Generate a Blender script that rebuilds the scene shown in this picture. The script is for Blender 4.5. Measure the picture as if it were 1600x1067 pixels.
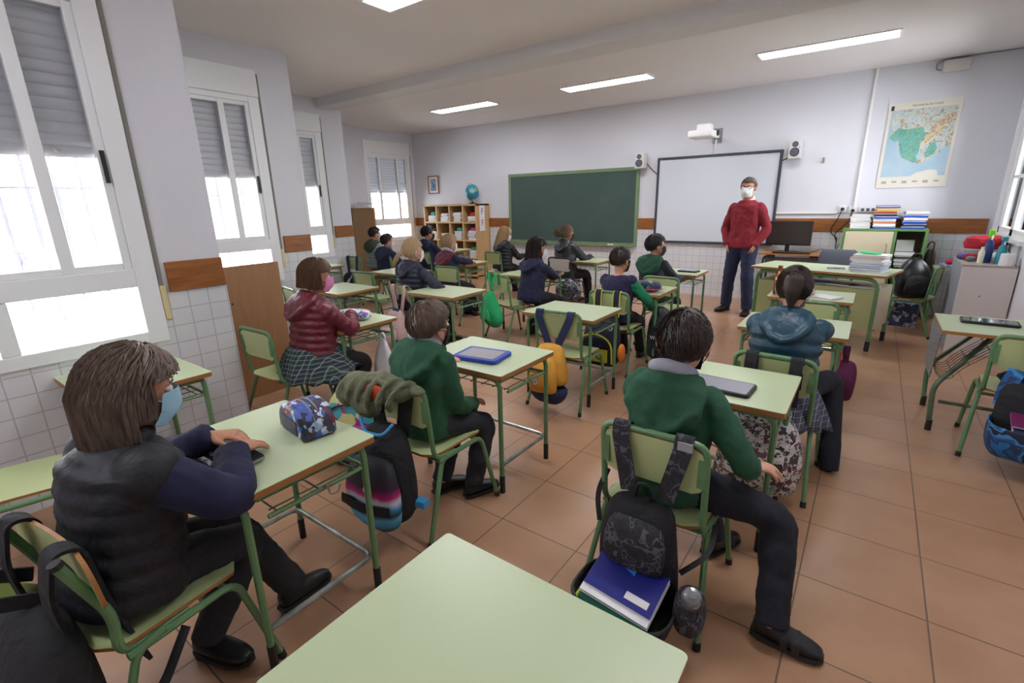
import bpy, bmesh, math, random
from mathutils import Vector as V, Matrix, Euler, noise
R = math.radians
sc = bpy.context.scene
for o in list(bpy.data.objects): bpy.data.objects.remove(o)
# ---------------------------------------------------------------- camera
FPX = 755.93; YAW, PITCH, ROLL = R(36.39), R(16.02), R(-1.205); EYE = V((0, 0, 1.48))
_f = V((-math.sin(YAW)*math.cos(PITCH), math.cos(YAW)*math.cos(PITCH), -math.sin(PITCH)))
_r = V((math.cos(YAW), math.sin(YAW), 0)); _u = _r.cross(_f)
_r2 = math.cos(ROLL)*_r + math.sin(ROLL)*_u; _u2 = -math.sin(ROLL)*_r + math.cos(ROLL)*_u
cd = bpy.data.cameras.new('camera'); cam = bpy.data.objects.new('camera', cd); sc.collection.objects.link(cam)
cam.matrix_world = Matrix(((_r2.x, _u2.x, -_f.x, EYE.x), (_r2.y, _u2.y, -_f.y, EYE.y), (_r2.z, _u2.z, -_f.z, EYE.z), (0, 0, 0, 1)))
cd.sensor_width = 36; cd.lens = FPX/1600*36; cd.clip_start = .05; cd.clip_end = 200
sc.camera = cam
# ---------------------------------------------------------------- sky, daylight, exposure
w = bpy.data.worlds.new('sky'); sc.world = w; w.use_nodes = True
bg = w.node_tree.nodes['Background']; bg.inputs[0].default_value = (.93, .96, 1.0, 1); bg.inputs[1].default_value = 9.0
sc.view_settings.view_transform = 'Standard'; sc.view_settings.look = 'None'
sc.view_settings.exposure = 0.7; sc.view_settings.gamma = 1; sc.view_settings.use_curve_mapping = False
sc.cycles.use_denoising = True; sc.cycles.max_bounces = 8; sc.cycles.diffuse_bounces = 5; sc.cycles.transparent_max_bounces = 12
sc.cycles.sample_clamp_indirect = 6; sc.cycles.caustics_reflective = False; sc.cycles.caustics_refractive = False
LAMP = 19.0          # emission of the ceiling lamps' diffusers
C = sc.collection
# daylight portals in the window openings (sampling aids of the sky: they give off no light of their own)
for (x, y, z, sx, sy, rot) in ((-3.33, .42, 1.25, 1.2, 1.0, 1), (-5.05, 2.1, 1.25, 1.2, 1.0, 1), (-6.7, 3.85, 1.25, 1.2, 1.0, 1), (-8.4, 7.2, 1.25, 1.2, 1.0, 1), (1.15, 6.9, 1.7, 1.3, 1.4, -1)):
    ld = bpy.data.lights.new('daylight', 'AREA'); ld.shape = 'RECTANGLE'; ld.size = sy; ld.size_y = sx; ld.cycles.is_portal = True
    lo = bpy.data.objects.new('daylight_portal', ld); C.objects.link(lo); lo.location = (x, y, z); lo.rotation_euler = (0, -rot*R(90), 0)
# ---------------------------------------------------------------- object helpers
def link(n, data=None):
    o = bpy.data.objects.new(n, data); C.objects.link(o); return o
def tag(o, label=None, cat=None, group=None, kind=None):
    if label: o['label'] = label
    if cat: o['category'] = cat
    if group: o['group'] = group
    if kind: o['kind'] = kind
    return o
def thing(n, label, cat, loc=(0, 0, 0), rz=0, group=None):
    o = link(n); o.location = loc; o.rotation_euler = (0, 0, rz); o.empty_display_size = .05
    return tag(o, label, cat, group)
def dup(o, loc=None, rz=None, label=None, group=None, parent=None):
    c = o.copy(); C.objects.link(c)
    if parent: c.parent = parent
    if loc is not None: c.location = loc
    if rz is not None: c.rotation_euler = (0, 0, rz)
    if label: c['label'] = label
    if group: c['group'] = group
    for ch in list(KIDS.get(o, ())):
        d = dup(ch, parent=c); KIDS.setdefault(c, []).append(d)
    return c
KIDS = {}
class MB:
    def __init__(s): s.v = []; s.f = []; s.m = []
    def add(s, vs, fs, mi=0):
        b = len(s.v); s.v += [V(p) for p in vs]; s.f += [[b+i for i in f] for f in fs]; s.m += [mi]*len(fs); return s
    def box(s, lo, hi, mi=0, M=None):
        x0, y0, z0 = lo; x1, y1, z1 = hi
        vs = [V(p) for p in ((x0,y0,z0),(x1,y0,z0),(x1,y1,z0),(x0,y1,z0),(x0,y0,z1),(x1,y0,z1),(x1,y1,z1),(x0,y1,z1))]
        if M is not None: vs = [M @ p for p in vs]
        return s.add(vs, [(0,3,2,1),(4,5,6,7),(0,1,5,4),(1,2,6,5),(2,3,7,6),(3,0,4,7)], mi)
    def rings(s, rg, mi=0, closed=False, cap=True):
        n = len(rg[0]); b = len(s.v); s.v += [V(p) for r in rg for p in r]
        k = len(rg); m = k if closed else k-1
        for i in range(m):
            a, c = b+i*n, b+((i+1) % k)*n
            for j in range(n): s.f.append([a+j, a+(j+1) % n, c+(j+1) % n, c+j]); s.m.append(mi)
        if cap and not closed:
            s.f.append([b+j for j in range(n)][::-1]); s.f.append([b+(k-1)*n+j for j in range(n)]); s.m += [mi, mi]
        return s
    def tube(s, pts, r, n=8, mi=0, closed=False, ry=None, up=None):
        P = [V(p) for p in pts]; k = len(P); rg = []; side = None
        for i, p in enumerate(P):
            a = P[i-1] if (i or closed) else P[0]; c = P[(i+1) % k] if (i < k-1 or closed) else P[-1]
            t = (c-a); t = t.normalized() if t.length > 1e-9 else V((0, 0, 1))
            if up is not None: side = t.cross(V(up)); side = side.normalized() if side.length > 1e-6 else V((1, 0, 0))
            elif side is None:
                side = t.cross(V((0, 0, 1)) if abs(t.z) < .9 else V((0, 1, 0))).normalized()
            else:
                side = side - t*side.dot(t); side = side.normalized() if side.length > 1e-6 else t.orthogonal().normalized()
            u = side.cross(t)
            ri = r[i] if isinstance(r, (list, tuple)) else r; rj = (ry[i] if isinstance(ry, (list, tuple)) else ry) if ry is not None else ri
            rg.append([p + side*(math.cos(q)*ri) + u*(math.sin(q)*rj) for q in [2*math.pi*j/n for j in range(n)]])
        return s.rings(rg, mi, closed)
    def loft(s, st, n=20, mi=0, sq=2.0):
        # st: list of (centre, A, B): superellipse rings with half axes A, B
        rg = []
        for c, A, B in st:
            c, A, B = V(c), V(A), V(B); ring = []
            for j in range(n):
                q = 2*math.pi*j/n; x, y = math.cos(q), math.sin(q)
                k = (abs(x)**sq+abs(y)**sq)**(-1/sq); ring.append(c+A*(x*k)+B*(y*k))
            rg.append(ring)
        return s.rings(rg, mi)
    def ell(s, c, r, M=None, nu=16, nv=10, mi=0, sq=1.0):
        c = V(c); M = M or Matrix.Identity(3); rg = []
        pw = lambda x: math.copysign(abs(x)**sq, x)
        for i in range(nv+1):
            a = -math.pi/2+math.pi*(i*.98+.01*nv)/nv; ca, sa = pw(math.cos(a)), pw(math.sin(a))
            rg.append([c + M @ V((r[0]*ca*pw(math.cos(2*math.pi*j/nu)), r[1]*ca*pw(math.sin(2*math.pi*j/nu)), r[2]*sa)) for j in range(nu)])
        return s.rings(rg, mi)
    def lathe(s, prof, c=(0, 0, 0), n=20, mi=0, M=None):
        c = V(c); M = M or Matrix.Identity(3)
        return s.rings([[c + M @ V((r*math.cos(2*math.pi*j/n), r*math.sin(2*math.pi*j/n), z)) for j in range(n)] for r, z in prof], mi)
    def prism(s, poly, d0, d1, ax='z', mi=0, M=None):
        g = {'z': lambda a, b, d: (a, b, d), 'y': lambda a, b, d: (a, d, b), 'x': lambda a, b, d: (d, a, b)}[ax]
        n = len(poly); vs = [V(g(a, b, d0)) for a, b in poly]+[V(g(a, b, d1)) for a, b in poly]
        if M is not None: vs = [M @ p for p in vs]
        return s.add(vs, [list(range(n))[::-1], list(range(n, 2*n))]+[[i, (i+1) % n, n+(i+1) % n, n+i] for i in range(n)], mi)
    def ribbon(s, pts, w, t, side=(1, 0, 0), mi=0):
        P = [V(p) for p in pts]; rg = []; sd = V(side).normalized()
        for i, p in enumerate(P):
            tt = (P[min(i+1, len(P)-1)]-P[max(i-1, 0)]).normalized(); u = tt.cross(sd).normalized(); s2 = u.cross(tt)
            wi = w[i] if isinstance(w, (list, tuple)) else w
            rg.append([p-s2*wi/2-u*t/2, p+s2*wi/2-u*t/2, p+s2*wi/2+u*t/2, p-s2*wi/2+u*t/2])
        return s.rings(rg, mi)
    def build(s, name, mats, parent=None, smooth=True, bevel=0, remesh=0, sm=0, disp=None, solid=0, sub=0, normals=True, angle=35):
        me = bpy.data.meshes.new(name); me.from_pydata([tuple(p) for p in s.v], [], s.f)
        for m in (mats if isinstance(mats, (list, tuple)) else [mats]): me.materials.append(m)
        me.polygons.foreach_set('material_index', s.m)
        if normals:
            b = bmesh.new(); b.from_mesh(me); bmesh.ops.recalc_face_normals(b, faces=b.faces); b.to_mesh(me); b.free()
        if smooth and not remesh and angle and not sub:
            me.shade_smooth(); me.set_sharp_from_angle(angle=R(angle))
        elif smooth: me.shade_smooth()
        me.update(); o = link(name, me)
        if parent is not None: o.parent = parent; KIDS.setdefault(parent, []).append(o)
        if remesh:
            m = o.modifiers.new('r', 'REMESH'); m.mode = 'VOXEL'; m.voxel_size = remesh; m.use_smooth_shade = True
            m = o.modifiers.new('s', 'SMOOTH'); m.factor = .5; m.iterations = sm or 4
        if disp:
            tx = bpy.data.textures.new('folds', 'CLOUDS'); tx.noise_scale = disp[1]; tx.noise_depth = 2
            m = o.modifiers.new('d', 'DISPLACE'); m.texture = tx; m.strength = disp[0]; m.mid_level = .5; m.texture_coords = 'LOCAL'
        if bevel: m = o.modifiers.new('b', 'BEVEL'); m.width = bevel; m.segments = 2; m.limit_method = 'ANGLE'
        if solid: m = o.modifiers.new('t', 'SOLIDIFY'); m.thickness = solid; m.offset = 0
        if sub: m = o.modifiers.new('u', 'SUBSURF'); m.levels = m.render_levels = sub
        return o
def fillet(pts, r, n=5, closed=False):
    P = [V(p) for p in pts]; out = []; k = len(P)
    for i, p in enumerate(P):
        if not closed and i in (0, k-1): out.append(p); continue
        a = (P[i-1]-p); b = (P[(i+1) % k]-p); rr = min(r, a.length*.49, b.length*.49)
        A = p+a.normalized()*rr; B = p+b.normalized()*rr
        for j in range(n+1):
            t = j/n; out.append(A*(1-t)**2+p*2*t*(1-t)+B*t*t)
    return out
def text(body, size, loc, rot, mat, parent=None, name='lettering', ext=.0006, align='CENTER', sx=1):
    c = bpy.data.curves.new(name, 'FONT'); c.body = body; c.size = size; c.extrude = ext; c.align_x = align; c.align_y = 'CENTER'
    c.materials.append(mat); q = bpy.data.objects.new(name, c); C.objects.link(q); bpy.context.view_layer.update()
    me = bpy.data.meshes.new_from_object(q.evaluated_get(bpy.context.evaluated_depsgraph_get())); bpy.data.objects.remove(q)
    me.materials.clear(); me.materials.append(mat); o = link(name, me); o.location = loc; o.rotation_euler = rot; o.scale = (sx, 1, 1)
    if parent is not None: o.parent = parent; KIDS.setdefault(parent, []).append(o)
    return o
# ---------------------------------------------------------------- materials
def sRGB(*c):
    return tuple(((x/255)/12.92 if x/255 <= .04045 else ((x/255+.055)/1.055)**2.4) for x in c)
def mat(name, col, rough=.6, col2=None, ns=6, amt=.5, bump=0, bs=60, metal=0, spec=.5, coat=0, stretch=(1, 1, 1), detail=3, trans=0, sheen=0, wave=None, emit=None, wob=0, wd=.009):
    m = bpy.data.materials.new(name); m.use_nodes = True; nt = m.node_tree; N = nt.nodes; L = nt.links; b = N['Principled BSDF']
    col = sRGB(*col); b.inputs['Roughness'].default_value = rough; b.inputs['Metallic'].default_value = metal
    b.inputs['Specular IOR Level'].default_value = spec; b.inputs['Coat Weight'].default_value = coat; b.inputs['Sheen Weight'].default_value = sheen
    b.inputs['Transmission Weight'].default_value = trans; b.inputs['Base Color'].default_value = (*col, 1)
    if emit: b.inputs['Emission Color'].default_value = (*sRGB(*emit[0]), 1); b.inputs['Emission Strength'].default_value = emit[1]
    tc = N.new('ShaderNodeTexCoord'); mp = N.new('ShaderNodeMapping'); mp.inputs['Scale'].default_value = stretch; L.new(tc.outputs['Object'], mp.inputs[0])
    if col2:
        t = N.new('ShaderNodeTexNoise'); t.inputs['Scale'].default_value = ns; t.inputs['Detail'].default_value = detail; L.new(mp.outputs[0], t.inputs['Vector'])
        r = N.new('ShaderNodeValToRGB'); r.color_ramp.elements[0].position = .5-amt/2; r.color_ramp.elements[1].position = .5+amt/2
        r.color_ramp.elements[0].color = (*col, 1); r.color_ramp.elements[1].color = (*sRGB(*col2), 1)
        L.new(t.outputs['Fac'], r.inputs[0]); L.new(r.outputs[0], b.inputs['Base Color'])
    if bump:
        bp = N.new('ShaderNodeBump'); bp.inputs['Strength'].default_value = bump; bp.inputs['Distance'].default_value = .004
        if wave:
            t = N.new('ShaderNodeTexWave'); t.inputs['Scale'].default_value = wave; t.inputs['Distortion'].default_value = 2.5; t.bands_direction = 'Z'
        else:
            t = N.new('ShaderNodeTexNoise'); t.inputs['Scale'].default_value = bs; t.inputs['Detail'].default_value = 4
        L.new(mp.outputs[0], t.inputs['Vector']); L.new(t.outputs['Fac'], bp.inputs['Height'])
        if wob:
            t2 = N.new('ShaderNodeTexNoise'); t2.inputs['Scale'].default_value = wob; t2.inputs['Detail'].default_value = 2; t2.inputs['Distortion'].default_value = 1.2
            L.new(tc.outputs['Object'], t2.inputs['Vector'])
            b2 = N.new('ShaderNodeBump'); b2.inputs['Strength'].default_value = .8; b2.inputs['Distance'].default_value = wd
            L.new(t2.outputs['Fac'], b2.inputs['Height']); L.new(b2.outputs[0], bp.inputs['Normal'])
        L.new(bp.outputs[0], b.inputs['Normal'])
    return m
def patch_mat(name, cols, scale=12, rough=.6, kind='VORONOI', dist=.15, bump=.2):
    # printed fabric: random patches of the given colours
    m = mat(name, cols[0], rough); nt = m.node_tree; N = nt.nodes; L = nt.links; b = N['Principled BSDF']
    tc = N.new('ShaderNodeTexCoord'); ns = N.new('ShaderNodeTexNoise'); ns.inputs['Scale'].default_value = scale*.7
    mx = N.new('ShaderNodeMixRGB'); mx.blend_type = 'ADD'; mx.inputs[0].default_value = dist
    L.new(tc.outputs['Object'], ns.inputs['Vector']); L.new(tc.outputs['Object'], mx.inputs[1]); L.new(ns.outputs['Color'], mx.inputs[2])
    r = N.new('ShaderNodeValToRGB'); r.color_ramp.interpolation = 'CONSTANT'; e = r.color_ramp.elements
    while len(e) < len(cols): e.new(.5)
    if kind == 'VORONOI':
        t = N.new('ShaderNodeTexVoronoi'); t.inputs['Scale'].default_value = scale; L.new(mx.outputs[0], t.inputs['Vector'])
        sp = N.new('ShaderNodeSeparateColor'); L.new(t.outputs['Color'], sp.inputs[0]); L.new(sp.outputs[0], r.inputs[0])
        for i, c in enumerate(cols): e[i].position = i/len(cols); e[i].color = (*sRGB(*c), 1)
    else:
        t = N.new('ShaderNodeTexNoise'); t.inputs['Scale'].default_value = scale; t.inputs['Detail'].default_value = 1.5; L.new(mx.outputs[0], t.inputs['Vector']); L.new(t.outputs['Fac'], r.inputs[0])
        for i, c in enumerate(cols): e[i].position = 0 if i == 0 else .32+.36*i/len(cols); e[i].color = (*sRGB(*c), 1)
    L.new(r.outputs[0], b.inputs['Base Color'])
    return m
def grid_mat(name, tile, grout, sx, sy, off=(0, 0), plane='xy', rough=.35, mort=.004, tile2=None, bump=.3, noise_amt=.5, nscale=4):
    # square tiles with joints: plane tells which object axes carry the pattern
    m = mat(name, tile, rough); nt = m.node_tree; N = nt.nodes; L = nt.links; b = N['Principled BSDF']
    tc = N.new('ShaderNodeTexCoord'); s = N.new('ShaderNodeSeparateXYZ'); L.new(tc.outputs['Object'], s.inputs[0])
    masks = []
    for ax, pitch, o in ((plane[0], sx, off[0]), (plane[1], sy, off[1])):
        a = N.new('ShaderNodeMath'); a.operation = 'SUBTRACT'; L.new(s.outputs[ax.upper()], a.inputs[0]); a.inputs[1].default_value = o
        d = N.new('ShaderNodeMath'); d.operation = 'PINGPONG'; L.new(a.outputs[0], d.inputs[0]); d.inputs[1].default_value = pitch/2
        c = N.new('ShaderNodeMapRange'); c.inputs['From Min'].default_value = mort*.35; c.inputs['From Max'].default_value = mort*.75; L.new(d.outputs[0], c.inputs[0]); masks.append(c)
    mn = N.new('ShaderNodeMath'); mn.operation = 'MINIMUM'; L.new(masks[0].outputs[0], mn.inputs[0]); L.new(masks[1].outputs[0], mn.inputs[1])
    t = N.new('ShaderNodeTexNoise'); t.inputs['Scale'].default_value = nscale; t.inputs['Detail'].default_value = 5; L.new(tc.outputs['Object'], t.inputs['Vector'])
    r = N.new('ShaderNodeValToRGB'); r.color_ramp.elements[0].position = .3; r.color_ramp.elements[1].position = .7
    r.color_ramp.elements[0].color = (*sRGB(*tile), 1); r.color_ramp.elements[1].color = (*sRGB(*(tile2 or tile)), 1); L.new(t.outputs['Fac'], r.inputs[0])
    mx = N.new('ShaderNodeMixRGB'); mx.inputs[1].default_value = (*sRGB(*grout), 1); L.new(mn.outputs[0], mx.inputs[0]); L.new(r.outputs[0], mx.inputs[2]); L.new(mx.outputs[0], b.inputs['Base Color'])
    bp = N.new('ShaderNodeBump'); bp.inputs['Strength'].default_value = bump; bp.inputs['Distance'].default_value = .002; L.new(mn.outputs[0], bp.inputs['Height']); L.new(bp.outputs[0], b.inputs['Normal'])
    return m
M = {}
M['wall'] = mat('wall_paint', (218, 219, 226), .8, bump=.5, bs=110)
M['ceil'] = mat('ceiling_paint', (234, 230, 229), .85, bump=.12, bs=140)
M['beam'] = mat('rough_plaster', (222, 221, 222), .85, bump=.9, bs=120)
M['floor'] = grid_mat('terracotta_tiles', (166, 126, 96), (104, 82, 68), .405, .398, (-.041, 1.994), 'xy', .3, .005, (178, 139, 109))
M['tx'] = grid_mat('white_wall_tiles_x', (222, 223, 226), (184, 184, 188), .105, .102, (.696, .01), 'xz', .22, .005, (214, 215, 219))
M['ty'] = grid_mat('white_wall_tiles_y', (222, 223, 226), (184, 184, 188), .108, .102, (1.064, .10), 'yz', .22, .005, (214, 215, 219))
M['rail'] = mat('varnished_rail', (168, 106, 50), .4, (118, 66, 26), 5, .6, bump=.1, bs=40, stretch=(1, 1, 9), detail=6)
M['alu'] = mat('white_lacquered_aluminium', (236, 238, 240), .35)
M['slat'] = mat('shutter_slats', (214, 216, 220), .5)
_n = M['slat'].node_tree; _mx = _n.nodes.new('ShaderNodeMixShader'); _mx.inputs[0].default_value = .12; _t = _n.nodes.new('ShaderNodeBsdfTranslucent'); _t.inputs[0].default_value = (.75, .77, .8, 1)
_n.links.new(_n.nodes['Principled BSDF'].outputs[0], _mx.inputs[1]); _n.links.new(_t.outputs[0], _mx.inputs[2]); _n.links.new(_mx.outputs[0], _n.nodes['Material Output'].inputs[0])
M['white'] = mat('white_plastic', (235, 235, 233), .4)
M['offw'] = mat('off_white_plastic', (214, 210, 204), .5)
M['black'] = mat('black_plastic', (22, 22, 24), .45)
M['rubber'] = mat('dark_rubber', (38, 36, 36), .7)
M['green'] = mat('green_tube_paint', (104, 143, 98), .35, (92, 130, 90), 9, .4, bump=.05, bs=60)
M['green2'] = mat('teal_green_tube_paint', (92, 134, 104), .35, (112, 150, 112), 9, .4)
M['dgreen'] = mat('chipped_dark_tube', (62, 74, 62), .45, (96, 118, 92), 16, .3)
M['lam'] = mat('pale_green_laminate', (188, 202, 164), .34, (182, 196, 158), 3, .8)
M['edge'] = mat('plywood_edge', (176, 122, 66), .5, (146, 94, 48), 30, .6, stretch=(1, 1, 14))
M['seat'] = mat('pale_green_plywood', (190, 203, 146), .38, (182, 196, 140), 5, .7)
M['chrome'] = mat('worn_steel', (180, 184, 184), .3, (112, 128, 112), 14, .4, metal=.7)
M['steel'] = mat('grey_galvanised_steel', (150, 154, 158), .45, (128, 132, 138), 20, .5, metal=.3)
M['ply'] = mat('birch_board', (205, 168, 120), .55, (188, 150, 103), 4, .7, bump=.05, bs=40, stretch=(4, 4, .6), detail=5)
M['brown'] = mat('brown_board', (164, 122, 84), .5, (142, 102, 68), 5, .7, stretch=(8, 8, .7), detail=5)
M['cream'] = mat('cream_board', (214, 202, 172), .5)
M['olive'] = mat('olive_laminate', (176, 182, 132), .45, (168, 174, 124), 5, .6)
M['paper'] = mat('white_paper', (232, 232, 232), .7)
M['hblack'] = mat('gloss_black', (14, 14, 16), .12, coat=.3)
M['grey'] = mat('grey_fabric', (92, 98, 110), .85, bump=.3, bs=300)
M['glass'] = bpy.data.materials.new('window_glass'); M['glass'].use_nodes = True
_n = M['glass'].node_tree; _n.nodes.clear(); _o = _n.nodes.new('ShaderNodeOutputMaterial'); _mx = _n.nodes.new('ShaderNodeMixShader')
_t = _n.nodes.new('ShaderNodeBsdfTransparent'); _g = _n.nodes.new('ShaderNodeBsdfGlossy'); _g.inputs['Roughness'].default_value = .02
_lw = _n.nodes.new('ShaderNodeFresnel'); _lw.inputs[0].default_value = 1.3
_n.links.new(_lw.outputs[0], _mx.inputs[0]); _n.links.new(_t.outputs[0], _mx.inputs[1]); _n.links.new(_g.outputs[0], _mx.inputs[2]); _n.links.new(_mx.outputs[0], _o.inputs[0])
def solidcol(n, c, r=.5, **k): 
    key = n
    if key not in M: M[key] = mat(n, c, r, **k)
    return M[key]
def plaid(name, base, l1, l2, sc_=30, ax=('X', 'Z')):
    m = mat(name, base, .8); nt = m.node_tree; N = nt.nodes; L = nt.links; b = N['Principled BSDF']; tc = N.new('ShaderNodeTexCoord'); s = N.new('ShaderNodeSeparateXYZ'); L.new(tc.outputs['Object'], s.inputs[0])
    prev = None
    for ax_, pitch, wd, col in ((ax[0], .055, .012, l1), (ax[1], .055, .012, l1), (ax[0], .0275, .003, l2), (ax[1], .0275, .003, l2)):
        p = N.new('ShaderNodeMath'); p.operation = 'PINGPONG'; p.inputs[1].default_value = pitch/2; L.new(s.outputs[ax_], p.inputs[0])
        c = N.new('ShaderNodeMath'); c.operation = 'LESS_THAN'; c.inputs[1].default_value = wd/2; L.new(p.outputs[0], c.inputs[0])
        f = N.new('ShaderNodeMath'); f.operation = 'MULTIPLY'; f.inputs[1].default_value = .6 if wd > .005 else .38; L.new(c.outputs[0], f.inputs[0])
        mx = N.new('ShaderNodeMixRGB'); L.new(f.outputs[0], mx.inputs[0]); mx.inputs[2].default_value = (*sRGB(*col), 1)
        if prev is None: mx.inputs[1].default_value = (*sRGB(*base), 1)
        else: L.new(prev.outputs[0], mx.inputs[1])
        prev = mx
    L.new(prev.outputs[0], b.inputs['Base Color']); return m
def cloth(n, c, b=.35, bs=180, rough=.85, c2=None, wob=7, **k): return mat(n, c, rough, c2 or tuple(int(x*.88) for x in c), 14, .7, bump=b, bs=bs, wob=wob, sheen=0, wd=.022, **k)
# ================================================================ THE ROOM
def struct(n, mb, mt, parent=None, smooth=False, **k):
    o = mb.build(n, mt, parent, smooth=smooth, **k)
    if parent is None: o['kind'] = 'structure'
    return o
H = 2.95; YF = 7.9; XR = 1.1; YB = -1.4
BAYS = [(-3.28, YB, 1.39), (-5.0, 1.39, 3.08), (-6.65, 3.08, 4.85), (-8.42, 4.85, YF)]   # wall plane X, from Y, to Y
WIN = [(-3.28, -.18, 1.03), (-5.0, 1.52, 2.72), (-6.65, 3.27, 4.47), (-8.42, 6.56, 7.78)]  # window: plane X, Y0, Y1
WZ0, WZ1 = .74, 2.74
struct('floor', MB().box((-8.7, YB-.2, -.1), (XR+.2, YF+.2, 0)), M['floor'])
struct('ceiling', MB().box((-8.7, YB-.2, H), (XR+.2, YF+.2, H+.12)), M['ceil'])
struct('ceiling_beam', MB().box((-6.65, 4.45, 2.83), (XR, 4.78, H)), M['beam'])
mb = MB().box((-8.6, YF, 0), (XR+.2, YF+.2, H)); struct('wall_front', mb, M['wall'])
struct('wall_back', MB().box((-3.5, YB-.2, 0), (XR+.2, YB, H)), M['wall'])
mb = MB(); mt = MB(); rl = MB()
for i, ((x, y0, y1), (_, wy0, wy1)) in enumerate(zip(BAYS, WIN)):
    T = .14
    mb.box((x-T, y0, 0), (x, wy0, H)); mb.box((x-T, wy1, 0), (x, y1, H)); mb.box((x-T, wy0, 0), (x, wy1, WZ0)); mb.box((x-T, wy0, WZ1), (x, wy1, H))
    if i: mb.box((x-T, y0-.1, 0), (BAYS[i-1][0]-.14, y0, H))
    t = .006
    mt.box((x, y0, 0), (x+t, wy0, 1.02)); mt.box((x, wy1, 0), (x+t, y1+(t if i < 3 else 0), 1.02)); mt.box((x, wy0, 0), (x+t, wy1, WZ0))
    r = MB(); r.box((x, wy1+.05, 1.02), (x+.02, y1, 1.19)); struct('trim_%d' % (i+1), r, M['rail'], bevel=.003)
struct('wall_left', mb, M['wall'])
struct('wall_left_tiles', mt, M['ty'])
struct('wall_front_tiles', MB().box((-8.42, YF-.006, 0), (XR, YF, 1.02)), M['tx'])
struct('trim_5', MB().box((-8.42, YF-.022, 1.02), (1.06, YF, 1.19)), M['rail'], bevel=.003)
# right wall with its window
RW = (6.15, 7.55, 1.06, 2.5)
mb = MB(); mb.box((XR, YB, 0), (XR+.2, RW[0], H)); mb.box((XR, RW[1], 0), (XR+.2, YF, H)); mb.box((XR, RW[0], 0), (XR+.2, RW[1], RW[2])); mb.box((XR, RW[0], RW[3]), (XR+.2, RW[1], H))
struct('wall_right', mb, M['wall'])
def window(n, x, y0, y1, mull, low, shut=1.74, box_z=2.5, handle=True, strap=True, sash=None):
    w = link('window_%d' % n); w['kind'] = 'structure'
    f = MB(); d0, d1 = x-.05, x+.015
    q = lambda a, b, c, d, e0=0, e1=0: f.box((d0+e0, a, c), (d1+e1, b, d))
    zt = box_z; zm0, zm1 = 1.07, 1.17; fr = .07
    q(y0, y0+fr, WZ0, zt); q(y1-fr-.03, y1, WZ0, zt); q(y0+fr, y1-fr-.03, zt-.05, zt); q(y0+fr, y1-fr-.03, zm0, zm1); q(y0+fr, y1-fr-.03, WZ0, WZ0+.07)
    q(y0+fr, y0+fr+.04, zm1, zt-.05, .01, -.01); q(y1-fr-.07, y1-fr-.03, zm1, zt-.05, .01, -.01)
    q(y0+fr+.04, y1-fr-.07, zm1, zm1+.035, .01, -.01); q(y0+fr+.04, y1-fr-.07, zt-.085, zt-.05, .01, -.01)
    for k, a in enumerate(mull): q(a-.028, a+.028, zm1+.001, zt-.051, .004, -.006)
    for a in low: q(a-.035, a+.035, WZ0+.071, zm0-.001, .002, -.003)
    f.build('window_frame', M['alu'], w, smooth=False, bevel=.004)
    b = MB(); b.box((x-.1, y0, zt), (x+.03, y1, WZ1)); b.build('roller_box', M['alu'], w, smooth=False, bevel=.006)
    g = MB(); g.box((x-.028, y0+.03, WZ0+.03), (x-.022, y1-.03, zt-.03)); g.build('glass_pane', M['glass'], w, smooth=False)
    s = MB(); p = .055; nsl = int((zt-shut)/p); z = shut
    for k in range(nsl+1):
        za = z+k*p; zb = min(za+p, zt+.02)
        prof = [(x-.085, za), (x-.074, za+.006), (x-.068, za+p*.45), (x-.076, za+p*.9), (x-.080, za+p*1.02), (x-.088, za+p*1.02), (x-.095, za+p*.5)]
        s.prism([(a, c) for a, c in prof], y0+.02, y1-.02, ax='y')
    s.build('roller_shutter', M['slat'], w, smooth=True, angle=50)
    h = MB(); h.tube([(x-.07, (y0+y1)/2+.33, shut+.035), (x-.045, (y0+y1)/2+.33, shut+.035)], .013, 10); h.build('shutter_stop', M['offw'], w)
    if handle:
        h = MB(); h.box((d1, y1-fr-.062, 1.62), (d1+.008, y1-fr-.04, 1.78)); h.build('sash_lock', M['black'], w, smooth=False, bevel=.003)
    if strap:
        t = MB(); t.box((x+.004, y1+.006, 1.02), (x+.007, y1+.026, 2.71)); t.build('shutter_strap', solidcol('strap_webbing', (130, 126, 118), .8), w, smooth=False)
        t = MB(); t.box((x+.002, y1+.002, .86), (x+.014, y1+.034, 1.06)); t.build('strap_winder', solidcol('winder_plastic', (214, 200, 150) if n == 1 else (226, 228, 228), .4), w, smooth=False, bevel=.005)
    return w
window(1, -3.28, -.18, 1.03, [.66, .22], [.37], 1.745)
window(2, -5.0, 1.52, 2.72, [2.36, 1.9], [1.95, 2.06], 1.76)
window(3, -6.65, 3.27, 4.47, [4.1, 3.7], [3.85], 1.75)
window(4, -8.42, 6.56, 7.78, [6.93, 7.42], [], 1.72, handle=False)
w = link('window_5'); w['kind'] = 'structure'; f = MB(); x = XR
for a, b, c, d in ((RW[0], RW[0]+.06, RW[2], RW[3]), (RW[1]-.07, RW[1], RW[2], RW[3]), (RW[0], RW[1], RW[2], RW[2]+.07), (RW[0], RW[1], RW[3]-.07, RW[3]), (6.8, 6.92, RW[2], RW[3])): f.box((x+.0, a, c), (x+.06, b, d))
for a, b, c, d in ((6.22, 6.26, 1.13, 2.43), (7.44, 7.48, 1.13, 2.43), (6.92, 6.97, 1.13, 2.43), (6.92, 7.48, 1.62, 1.65)): f.box((x+.01, a, c), (x+.05, b, d))
f.build('window_frame', M['alu'], w, smooth=False, bevel=.004)
MB().box((x+.03, RW[0]+.03, RW[2]+.03), (x+.036, RW[1]-.03, RW[3]-.03)).build('glass_pane', M['glass'], w, smooth=False)
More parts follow.
